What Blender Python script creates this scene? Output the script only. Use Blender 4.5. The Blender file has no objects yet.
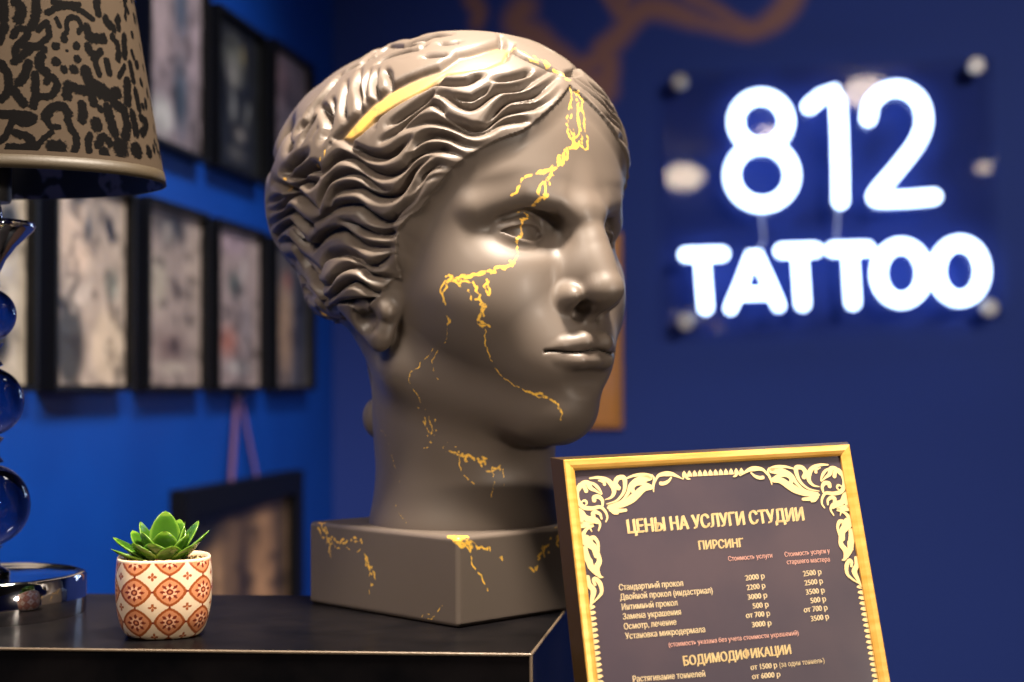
import bpy, bmesh, math, random
import numpy as np
from mathutils import Vector, Matrix, Euler
from mathutils.bvhtree import BVHTree
rnd = random.Random(7)
SC = bpy.context.scene
COL = SC.collection
PI = math.pi

# ------------------------------------------------------------------ camera
F = 1430.0; CH = .1657; YH = 390.0; ROLL = math.radians(.3); PITCH = math.atan((YH-341)/F)
ZT = 1.05                                   # height of the counter riser top
CAMZ = ZT+CH
cam_d = bpy.data.cameras.new('camera'); cam = bpy.data.objects.new('camera', cam_d); COL.objects.link(cam)
cam_d.sensor_width = 36; cam_d.lens = F/1024*36; cam_d.clip_start = .02
cam.location = (0, 0, CAMZ)
cam.rotation_euler = (Matrix.Rotation(PI/2+PITCH, 3, 'X') @ Matrix.Rotation(-ROLL, 3, 'Z')).to_euler()
SC.camera = cam
cam_d.dof.use_dof = True; cam_d.dof.focus_distance = .97; cam_d.dof.aperture_fstop = 4.3

def ray(px, py):
    """unit-depth ray of the photograph's point (x right, y forward, z up)"""
    u = px-512; v = py-341
    cr, sr = math.cos(ROLL), math.sin(ROLL)
    u, v = u*cr-v*sr, u*sr+v*cr
    d = Vector((u/F, 1, -v/F))
    c, s = math.cos(PITCH), math.sin(PITCH)
    d = Vector((d.x, d.y*c-d.z*s, d.y*s+d.z*c))
    return d
def at(px, py, Y):
    d = ray(px, py); d = d/d.y*Y
    return Vector((0, 0, CAMZ))+d
def on_plane(px, py, p0, n):
    d = ray(px, py); o = Vector((0, 0, CAMZ)); n = Vector(n)
    return o+d*((Vector(p0)-o).dot(n)/d.dot(n))

# ------------------------------------------------------------------ object helpers
def link(name, me, mat=None, parent=None):
    o = bpy.data.objects.new(name, me); COL.objects.link(o)
    if mat is not None:
        for m in (mat if isinstance(mat, (list, tuple)) else [mat]): me.materials.append(m)
    if parent is not None: o.parent = parent
    return o
def empty(name, loc=(0, 0, 0), rz=0, rot=None):
    o = bpy.data.objects.new(name, None); COL.objects.link(o); o.location = loc
    o.rotation_euler = rot if rot is not None else (0, 0, rz); o.empty_display_size = .05
    return o
def tag(o, label, cat, group=None):
    o['label'] = label; o['category'] = cat
    if group: o['group'] = group
    return o
def finish(bm, name, mat, parent=None, smooth=False, bevel=0, seg=2, auto=None):
    if bevel:
        es = [e for e in bm.edges if len(e.link_faces) == 2 and e.calc_face_angle(0) > .6]
        bmesh.ops.bevel(bm, geom=es, offset=bevel, segments=seg, profile=.6, affect='EDGES', clamp_overlap=True)
    bmesh.ops.recalc_face_normals(bm, faces=bm.faces)
    me = bpy.data.meshes.new(name); bm.to_mesh(me); bm.free()
    if smooth:
        me.polygons.foreach_set('use_smooth', [True]*len(me.polygons))
        if auto:
            me.set_sharp_from_angle(angle=auto)
    return link(name, me, mat, parent)
def bx(bm, x0, x1, y0, y1, z0, z1, M=None):
    vs = [bm.verts.new((x, y, z)) for x in (x0, x1) for y in (y0, y1) for z in (z0, z1)]
    for f in ((0,1,3,2),(4,6,7,5),(0,4,5,1),(2,3,7,6),(0,2,6,4),(1,5,7,3)): bm.faces.new([vs[i] for i in f])
    if M is not None:
        for v in vs: v.co = M @ v.co
    return vs
def lathe(bm, prof, n=64, sx=1, sy=1, closed=False):
    rings = []
    for r, z in prof:
        rings.append([bm.verts.new((r*math.cos(2*PI*i/n)*sx, r*math.sin(2*PI*i/n)*sy, z)) for i in range(n)])
    for a, b in zip(rings, rings[1:]):
        for i in range(n): bm.faces.new((a[i], a[(i+1) % n], b[(i+1) % n], b[i]))
    if not closed:
        for rr in (rings[0], rings[-1]):
            bm.faces.new(rr)
    else:
        a, b = rings[-1], rings[0]
        for i in range(n): bm.faces.new((a[i], a[(i+1) % n], b[(i+1) % n], b[i]))
    return rings
def tube(bm, pts, r, n=12, closed=False, caps=True):
    """round tube along points, hemispherical ends"""
    pts = [Vector(p) for p in pts]
    rs = r if isinstance(r, (list, tuple)) else [r]*len(pts)
    rs = list(rs)
    if not closed and caps:
        t0 = (pts[0]-pts[1]).normalized(); t1 = (pts[-1]-pts[-2]).normalized()
        a, b = pts[0].copy(), pts[-1].copy(); ra, rb = rs[0], rs[-1]
        for k in (.5, .86, .995):
            pts.insert(0, a+t0*ra*k); rs.insert(0, ra*math.sqrt(1-k*k))
            pts.append(b+t1*rb*k); rs.append(rb*math.sqrt(1-k*k))
    N = len(pts); rings = []; up = None
    for i, p in enumerate(pts):
        if closed: t = (pts[(i+1) % N]-pts[i-1]).normalized()
        else: t = (pts[min(i+1, N-1)]-pts[max(i-1, 0)]).normalized()
        if up is None:
            up = t.orthogonal().normalized()
        up = (up-t*up.dot(t)).normalized(); s = t.cross(up)
        rings.append([bm.verts.new(p+(up*math.cos(2*PI*k/n)+s*math.sin(2*PI*k/n))*rs[i]) for k in range(n)])
    for i in range(N if closed else N-1):
        a, b = rings[i], rings[(i+1) % N]
        for k in range(n): bm.faces.new((a[k], a[(k+1) % n], b[(k+1) % n], b[k]))
    if not closed:
        bm.faces.new(rings[0]); bm.faces.new(rings[-1])
def spline(P, n=8, closed=False):
    """Catmull-Rom through points (any dimension)"""
    P = [np.array(p, float) for p in P]; out = []
    N = len(P)
    rng = range(N) if closed else range(N-1)
    for i in rng:
        p1, p2 = P[i], P[(i+1) % N]
        p0 = P[i-1] if (i > 0 or closed) else 2*p1-p2
        p3 = P[(i+2) % N] if (i+2 < N or closed) else 2*p2-p1
        for k in range(n):
            t = k/n
            out.append(.5*(2*p1+(p2-p0)*t+(2*p0-5*p1+4*p2-p3)*t*t+(3*p1-p0-3*p2+p3)*t**3))
    if not closed: out.append(P[-1])
    return out

# ------------------------------------------------------------------ materials
def mat(name, col=(.5, .5, .5), rough=.5, metal=0, spec=.5, **kw):
    m = bpy.data.materials.new(name); m.use_nodes = True
    b = m.node_tree.nodes['Principled BSDF']
    b.inputs['Base Color'].default_value = (*col, 1); b.inputs['Roughness'].default_value = rough
    b.inputs['Metallic'].default_value = metal; b.inputs['Specular IOR Level'].default_value = spec
    for k, v in kw.items():
        b.inputs[k.replace('_', ' ')].default_value = v
    return m
def nd(m, t, **kw):
    n = m.node_tree.nodes.new(t)
    for k, v in kw.items():
        if k in n.inputs.keys(): n.inputs[k].default_value = v
        else: setattr(n, k, v)
    return n
def lk(m, a, ao, b, bi): m.node_tree.links.new(a.outputs[ao], b.inputs[bi])
def P(m): return m.node_tree.nodes['Principled BSDF']
def bumpy(m, scale=60, strength=.15, detail=3, dist=.002, coord='Object'):
    tc = nd(m, 'ShaderNodeTexCoord'); n = nd(m, 'ShaderNodeTexNoise', Scale=scale, Detail=detail)
    b = nd(m, 'ShaderNodeBump', Strength=strength, Distance=dist)
    lk(m, tc, coord, n, 'Vector'); lk(m, n, 'Fac', b, 'Height'); lk(m, b, 'Normal', P(m), 'Normal')
    return n
def varied(m, c0, c1, scale=8, detail=4, lo=.35, hi=.65, stretch=None):
    tc = nd(m, 'ShaderNodeTexCoord'); n = nd(m, 'ShaderNodeTexNoise', Scale=scale, Detail=detail)
    r = nd(m, 'ShaderNodeValToRGB'); r.color_ramp.elements[0].position = lo; r.color_ramp.elements[1].position = hi
    r.color_ramp.elements[0].color = (*c0, 1); r.color_ramp.elements[1].color = (*c1, 1)
    if stretch:
        mp = nd(m, 'ShaderNodeMapping'); mp.inputs['Scale'].default_value = stretch
        lk(m, tc, 'Object', mp, 'Vector'); lk(m, mp, 'Vector', n, 'Vector')
    else: lk(m, tc, 'Object', n, 'Vector')
    lk(m, n, 'Fac', r, 'Fac'); lk(m, r, 'Color', P(m), 'Base Color')
def srgb(r, g, b):
    f = lambda c: (c/255/12.92 if c/255 <= .04045 else ((c/255+.055)/1.055)**2.4)
    return (f(r), f(g), f(b))

def seg_dist(V, segs, chunk=20000, wts=None):
    """distance of each vertex to the nearest of many segments; with wts (per segment end weights) returns also weight there"""
    A = segs[:, 0]; B = segs[:, 1]; D = B-A; L2 = (D*D).sum(1)+1e-12
    out = np.empty(len(V), np.float32)
    for i in range(0, len(V), chunk):
        v = V[i:i+chunk]
        # t = ((v-A).D)/L2
        t = (v @ D.T - (A*D).sum(1))/L2; np.clip(t, 0, 1, out=t)
        vv = (v*v).sum(1)[:, None]
        # |v-A-tD|^2
        vA = vv-2*(v @ A.T)+(A*A).sum(1)
        vD = v @ D.T-(A*D).sum(1)
        d2 = vA-2*t*vD+t*t*L2
        if wts is None:
            out[i:i+chunk] = np.sqrt(np.maximum(d2.min(1), 0))
        else:
            w, wd = wts                      # per-seg widths, depth at both ends
            d = np.sqrt(np.maximum(d2, 0))/w[None, :]
            dep = (wd[:, 0]*(1-t)+wd[:, 1]*t)*np.square(1-np.minimum(d, 1))
            out[i:i+chunk] = dep.max(1)
    return out
# ------------------------------------------------------------------ the sculpted head: implicit surface, meshed by surface nets
def ell(p, c, r, rot=None):
    q = [p[i]-c[i] for i in range(3)]
    if rot is not None:
        M = Euler([math.radians(a) for a in rot]).to_matrix().transposed()
        q = [M[i][0]*q[0]+M[i][1]*q[1]+M[i][2]*q[2] for i in range(3)]
    a = np.sqrt((q[0]/r[0])**2+(q[1]/r[1])**2+(q[2]/r[2])**2)
    b = np.sqrt((q[0]/r[0]**2)**2+(q[1]/r[1]**2)**2+(q[2]/r[2]**2)**2)+1e-9
    return a*(a-1)/b
def cone(p, a, b, ra, rb):
    a = np.array(a, float); b = np.array(b, float); d = b-a
    t = np.clip(((p[0]-a[0])*d[0]+(p[1]-a[1])*d[1]+(p[2]-a[2])*d[2])/(d@d), 0, 1)
    return np.sqrt((p[0]-a[0]-t*d[0])**2+(p[1]-a[1]-t*d[1])**2+(p[2]-a[2]-t*d[2])**2)-(ra+(rb-ra)*t)
def chain(p, pts, rs, k=0):
    d = None
    for i in range(len(pts)-1):
        e = cone(p, pts[i], pts[i+1], rs[i], rs[i+1]); d = e if d is None else (np.minimum(d, e) if k == 0 else su(d, e, k))
    return d
def su(a, b, k):
    h = np.maximum(k-np.abs(a-b), 0)/k
    return np.minimum(a, b)-h*h*k*.25
def ss(a, b, k):                              # a minus b
    h = np.maximum(k-np.abs(a+b), 0)/k
    return np.maximum(a, -b)+h*h*k*.25
def si(a, b, k):
    h = np.maximum(k-np.abs(a-b), 0)/k
    return np.maximum(a, b)+h*h*k*.25

def ip(z, zs, vs):
    """smooth interpolation of a profile"""
    zs = np.array(zs, float); vs = np.array(vs, float)
    i = np.clip(np.searchsorted(zs, z)-1, 0, len(zs)-2)
    t = np.clip((z-zs[i])/(zs[i+1]-zs[i]), 0, 1)
    m = np.gradient(vs, zs); h = zs[i+1]-zs[i]
    return (2*t**3-3*t*t+1)*vs[i]+(t**3-2*t*t+t)*h*m[i]+(-2*t**3+3*t*t)*vs[i+1]+(t**3-t*t)*h*m[i+1]

def face_base(p):
    x, y, z = p
    Z  = [-11.2, -10.4, -9,  -7.5, -6,  -4,  -2,  0,   2,    4,   6,   8,   10,  11.5]
    YF = [ 6.6,   7.7,  8.4, 9.0,  9.1, 9.1, 9.1, 9.1, 9.75, 9.6, 9.2, 8.2, 6.3, 4.2]
    WI = [ 1.8,   2.5,  3.7, 4.9,  5.8, 6.6, 6.95, 7.3, 7.35, 7.3, 7.0, 6.4, 5.2, 3.8]
    yf = ip(z, Z, YF); w = ip(z, Z, WI)
    yc = 1.0
    lf = yf-yc
    back = 8.5
    l = np.where(y > yc, lf, back)
    n = 2.3
    q = (np.abs(x/w)**n+np.abs((y-yc)/l)**n)**(1/n)
    f = (q-1)*np.minimum(w, l)*.9
    # trim top and underside
    f = np.maximum(f, z-11.3)
    under = (z+10.9)*-1+(7.5-y)*.16          # jaw underside rising to the back
    f = si(f, -(z+11.45)+np.maximum(4.5-y, 0)*.62, 1.6)
    return f

def hair_E(p):
    x, y, z = p
    c = (0, -2.2, 3.2)
    rz = np.where(z > c[2], 8.8, 7.0)
    n = 2.15+.3/(1+np.exp(-y/1.5))
    ly = np.where(y > c[1], 11.6, 11.85)
    a = (np.abs(x/9.0)**n+np.abs((y-c[1])/ly)**n+np.abs((z-c[2])/rz)**n)**(1/n)
    return (a-1)*9.0*.95
def hairline(p):
    """>0 where the face is, <0 in the hair"""
    x, y, z = p
    zl = np.interp(y, [-2, 1.2, 1.8, 2.6, 3.4, 4.7, 6.4, 7.76, 8.8, 12], [-9, -6.5, -4.2, -2.6, 0, 1.35, 3.2, 4.2, 5.0, 5.2])
    zl2 = 8.0-.72*x-.01*x*x
    zl = np.where(y > 4.5, np.maximum(zl, zl2-np.maximum(6.5-y, 0)*1.5), zl)
    return (zl-z)*.75

EYE = (2.95, 6.80, -.12); ER = 1.42
def head_sdf(X, Y, Z, want_hair=False):
    x = np.sqrt(X*X+.003); y = Y; z = Z; p = (x, y, z)
    f = face_base(p)
    # forehead, brow, cheek, jaw, chin
    f = su(f, ell(p, (2.9, 5.45, -3.3), (2.8, 2.75, 3.2)), 2.2)
    f = su(f, ell(p, (0, 7.2, -6.4), (3.2, 2.7, 2.9)), 1.6)
    f = su(f, cone(p, (5.0, .8, -7.2), (1.4, 6.5, -9.75), 1.6, 1.4), 1.5)
    f = su(f, ell(p, (0, 7.4, -9.5), (1.9, 1.95, 1.7)), 1.2)
    # eye socket
    f = ss(f, ell(p, (2.6, 9.5, .38), (1.45, 1.75, .85), (0, 8, 0)), 1.3)
    f = ss(f, ell(p, (4.0, 8.95, .5), (1.5, 1.0, .7), (0, 0, -28)), 2.2)
    # brow ridge
    f = su(f, chain(p, [(.7, 9.55, 1.0), (1.7, 9.1, 1.5), (3.3, 8.25, 1.75), (5.2, 6.6, 1.15)], [.55, .55, .6, .6]), .9)
    # nose
    f = su(f, chain(p, [(0, 8.3, 3.4), (0, 9.5, 1.0), (0, 9.9, -.4), (0, 10.95, -2.9)], [.7, .85, .85, .92], .3), .9)
    f = su(f, ell(p, (0, 9.4, -2.4), (1.45, 1.5, 2.1), (-12, 0, 0)), .9)
    f = su(f, ell(p, (0, 10.9, -3.25), (1.0, 1.05, .85)), .5)
    f = su(f, ell(p, (1.38, 9.38, -3.62), (.56, 1.25, .68), (8, 0, -14)), .5)
    f = su(f, cone(p, (0, 10.9, -3.75), (0, 9.8, -4.4), .42, .4), .35)
    f = ss(f, ell(p, (.80, 10.0, -4.32), (.42, .85, .5), (12, 0, -12)), .25)
    # philtrum, lips
    f = ss(f, cone(p, (0, 10.55, -4.9), (0, 10.75, -5.45), .3, .36), .5)
    f = su(f, chain(p, [(0, 10.12, -6.02), (.75, 10.1, -5.9), (1.75, 9.5, -6.08), (2.65, 8.65, -6.36)], [.42, .54, .42, .2], .1), .25)
    lo = chain(p, [(0, 10.0, -6.92), (.9, 9.88, -6.92), (1.8, 9.2, -6.76), (2.6, 8.6, -6.52)], [.64, .62, .45, .2], .1)
    f = su(f, lo, .25)
    zm = -6.36+.07*np.cos(x*2.6)-.05*x
    f = ss(f, np.maximum(np.maximum(np.abs(z-zm)-.035, 10.12-.27*x*x-y), x-2.72), .16)
    f = ss(f, ell(p, (0, 10.65, -8.05), (2.0, 1.1, .6)), .7)
    # eyeball and lids
    q = (x-EYE[0], y-EYE[1], z-EYE[2])
    ball = np.sqrt(q[0]**2+q[1]**2+(q[2]*1.0)**2)-(ER-.04)
    u = q[0]/1.42
    up = .42*(1-np.minimum(u*u, 1.6))+.05*u; dn = -.46*(1-np.minimum(u*u, 1.6))+.02
    lid = np.sqrt(q[0]**2+q[1]**2+q[2]**2)-(ER+.25)
    opening = np.maximum(q[2]-up, dn-q[2])
    opening = np.maximum(opening, -(q[1]-.3))
    lid = si(lid, -opening, .08)
    lid = np.maximum(lid, np.abs(q[2]+.05)-1.05)
    f = su(f, np.minimum(ball, 1e9), .12)
    f = su(f, lid, .28)
    # fold above the upper lid
    f = ss(f, chain(p, [(1.35, 8.45, .25), (2.2, 8.5, .86), (3.2, 8.35, .95), (4.3, 7.55, .55)], [.10, .13, .14, .1]), .3)
    # ear
    f = su(f, ell(p, (7.25, .2, -2.9), (.75, 1.9, 3.0), (14, 0, 14)), .4)
    f = su(f, ell(p, (7.15, .9, -5.3), (.62, .85, 1.05)), .4)
    f = ss(f, ell(p, (8.15, .55, -4.35), (1.0, .95, 1.1), (14, 0, 0)), .3)
    f = su(f, ell(p, (7.35, 1.8, -4.2), (.4, .38, .5)), .25)
    # neck
    r = 5.42+.22*np.exp(-((z+16.3)/1.2)**2)-.2*np.exp(-((z+13)/2.)**2)
    nk = np.sqrt((x/1.0)**2+((y+.12)/1.0)**2)-r
    nk = np.maximum(nk, z+5.2-(.25*(y+1)))
    nk = np.maximum(nk, -(z+16.3))
    f = su(f, nk, 1.5)
    # hair
    hE = hair_E(p)
    hl = hairline(p)
    hair = si(hE, hl*-1 if False else hl, .7)
    f = su(f, hair, .9)
    h0 = f*0+hair
    # roll of hair swept over the ear, knot at the back of the head, lock on the nape
    a = chain(p, [(6.7, 2.9, .3), (7.1, 1.7, -.9), (7.15, .2, -2.3), (6.6, -3.5, -2.4), (4.0, -7.5, -2.4)], [.6, 1.1, 1.6, 1.6, 1.6])
    b = ell(p, (0, -13.0, 1.2), (3.0, 2.4, 3.0))
    c = su(chain(p, [(1.2, -6.6, -4.5), (1.5, -5.6, -8), (1.6, -5.6, -9.2)], [1.2, .8, .55]), ell(p, (2.2, -5.3, -10.05), (.9, .9, 1.15)), .35)
    f = su(su(su(f, a, 1.5), b, 1.2), c, .4)
    if want_hair: return np.minimum(np.minimum(h0, a-.25), np.minimum(b, c))
    return f

def mesh_sdf(fn, lo, hi, h, blk=8):
    nx = int(math.ceil((hi[0])/h/blk))*blk      # symmetric about x = 0
    ny = int(math.ceil((hi[1]-lo[1])/h/blk))*blk; nz = int(math.ceil((hi[2]-lo[2])/h/blk))*blk
    G = np.full((nx+1, ny+1, nz+1), 9., np.float32)
    bs = blk*h
    bxs = (np.arange(nx//blk)+.5)*bs; bys = lo[1]+(np.arange(ny//blk)+.5)*bs; bzs = lo[2]+(np.arange(nz//blk)+.5)*bs
    C = fn(*np.meshgrid(bxs, bys, bzs, indexing='ij'))
    for i in range(nx//blk):
        for j in range(ny//blk):
            for k in range(nz//blk):
                if C[i, j, k] < 0: G[i*blk:(i+1)*blk+1, j*blk:(j+1)*blk+1, k*blk:(k+1)*blk+1] = -9.
    act = np.argwhere(np.abs(C) < bs*1.35)
    o = np.arange(blk+1)*h
    OX, OY, OZ = np.meshgrid(o, o, o, indexing='ij')
    for c in range(0, len(act), 400):
        a = act[c:c+400]
        X = a[:, 0, None, None, None]*bs+OX; Y = lo[1]+a[:, 1, None, None, None]*bs+OY; Z = lo[2]+a[:, 2, None, None, None]*bs+OZ
        V = fn(X, Y, Z).astype(np.float32)
        for q, (i, j, k) in enumerate(a):
            G[i*blk:(i+1)*blk+1, j*blk:(j+1)*blk+1, k*blk:(k+1)*blk+1] = V[q]
    G = np.concatenate([G[:0:-1], G], 0)        # mirror
    x0 = -nx*h
    S = G < 0
    n = np.array(G.shape)-1
    idx = np.full(tuple(n), -1, np.int32)
    cnt = np.zeros(tuple(n), np.uint8)
    for dx in (0, 1):
        for dy in (0, 1):
            for dz in (0, 1): cnt += S[dx:n[0]+dx, dy:n[1]+dy, dz:n[2]+dz]
    cells = np.argwhere((cnt > 0) & (cnt < 8)); del cnt
    idx[cells[:, 0], cells[:, 1], cells[:, 2]] = np.arange(len(cells))
    acc = np.zeros((len(cells), 3)); num = np.zeros(len(cells))
    co = [(a, b, c) for a in (0, 1) for b in (0, 1) for c in (0, 1)]
    val = {q: G[cells[:, 0]+q[0], cells[:, 1]+q[1], cells[:, 2]+q[2]] for q in co}
    for q in co:
        for ax in range(3):
            if q[ax] == 0:
                r = list(q); r[ax] = 1; r = tuple(r)
                a, b = val[q], val[r]; m = (a < 0) != (b < 0)
                t = np.where(m, a/np.where(m, a-b, 1), 0)
                pt = np.array(q, float)[None, :].repeat(len(cells), 0); pt[:, ax] = t
                acc[m] += pt[m]; num[m] += 1
    V = (cells+acc/num[:, None])*h+np.array([x0, lo[1], lo[2]])
    Q = []
    for ax in range(3):
        u, w = [(1, 2), (2, 0), (0, 1)][ax]
        sl0 = [slice(None)]*3; sl1 = [slice(None)]*3
        sl0[ax] = slice(0, -1); sl1[ax] = slice(1, None)
        A = S[tuple(sl0)]; B = S[tuple(sl1)]
        e = np.argwhere(A != B)
        ok = (e[:, u] > 0) & (e[:, w] > 0) & (e[:, u] < n[u]) & (e[:, w] < n[w]); e = e[ok]
        fl = A[e[:, 0], e[:, 1], e[:, 2]]
        def g(du, dw):
            c = e.copy(); c[:, u] -= du; c[:, w] -= dw
            return idx[c[:, 0], c[:, 1], c[:, 2]]
        q = np.stack([g(1, 1), g(0, 1), g(0, 0), g(1, 0)], 1)
        q[~fl] = q[~fl][:, ::-1]
        Q.append(q)
    return V, np.concatenate(Q)

def vnormals(V, Q):
    a = V[Q[:, 2]]-V[Q[:, 0]]; b = V[Q[:, 3]]-V[Q[:, 1]]; nrm = np.cross(a, b)
    N = np.zeros_like(V)
    for k in range(4):
        for c in range(3): N[:, c] += np.bincount(Q[:, k], nrm[:, c], len(V))
    return N/(np.linalg.norm(N, axis=1)[:, None]+1e-12)
def relax(V, Q, it=2, lam=.5):
    E = np.concatenate([Q[:, [0, 1]], Q[:, [1, 2]], Q[:, [2, 3]], Q[:, [3, 0]]])
    deg = np.bincount(E.ravel(), minlength=len(V))[:, None]
    for _ in range(it):
        for l in (lam, -lam*1.03):
            S = np.stack([np.bincount(E[:, 0], V[E[:, 1], c], len(V))+np.bincount(E[:, 1], V[E[:, 0], c], len(V)) for c in range(3)], 1)
            V = V+l*(S/deg-V)
    return V

HYAW = math.radians(44.0); HS = .0134; HORG = Vector((-.036, 1.12, ZT+.279))
# head axes: x = the near (its right-hand, seen) side, y = where it looks, z up
HM = Matrix.Translation(HORG) @ Matrix.Rotation(HYAW, 4, 'Z') @ Matrix.Diagonal((-1, -1, 1, 1)) @ Matrix.Scale(HS, 4)
HMI = HM.inverted()
import time as _t
_t0 = _t.time()
HRES = .075
HV, HQ = mesh_sdf(head_sdf, (0, -18.8, -16.6), (10.2, 13.2, 14.2), HRES)
HV = relax(HV, HQ, 2)
HN = vnormals(HV, HQ)
isH = head_sdf(HV[:, 0], HV[:, 1], HV[:, 2], True) < .12
_a = (np.abs(HV[:, 0]), HV[:, 1], HV[:, 2])
isH |= (hairline(_a) < -.05) & (HV[:, 2] > np.interp(HV[:, 1], [-13, -8, -3.5, 0, 2.6], [-3, -4.2, -3.9, -3.2, -2.4]))
M3 = np.array(HM)
def to_world(V): return V @ M3[:3, :3].T + M3[:3, 3]
# coarse copy for casting the traced lines onto the surface
base_bvh = BVHTree.FromPolygons(to_world(HV).tolist(), HQ.tolist())
def cast(px, py):
    d = ray(px, py).normalized(); o = Vector((0, 0, CAMZ))
    for rr in range(0, 9):
        for a in range(1 if rr == 0 else 12):
            q = ray(px+rr*1.5*math.cos(a*.5236), py+rr*1.5*math.sin(a*.5236)).normalized()
            h = base_bvh.ray_cast(o, q)
            if h[0] is not None: return np.array(HMI @ h[0])
    return None
def crop(ox, oy, s, pts): return [(ox+u/s, oy+v/s) for u, v in pts]
GA = (260, 120, 5.68); GB = (260, 220, 5.68); GC = (360, 120, 5.68); GD = (290, 30, 5.68); GE = (400, 20, 5.68); GF = (500, 20, 5.68)
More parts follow.
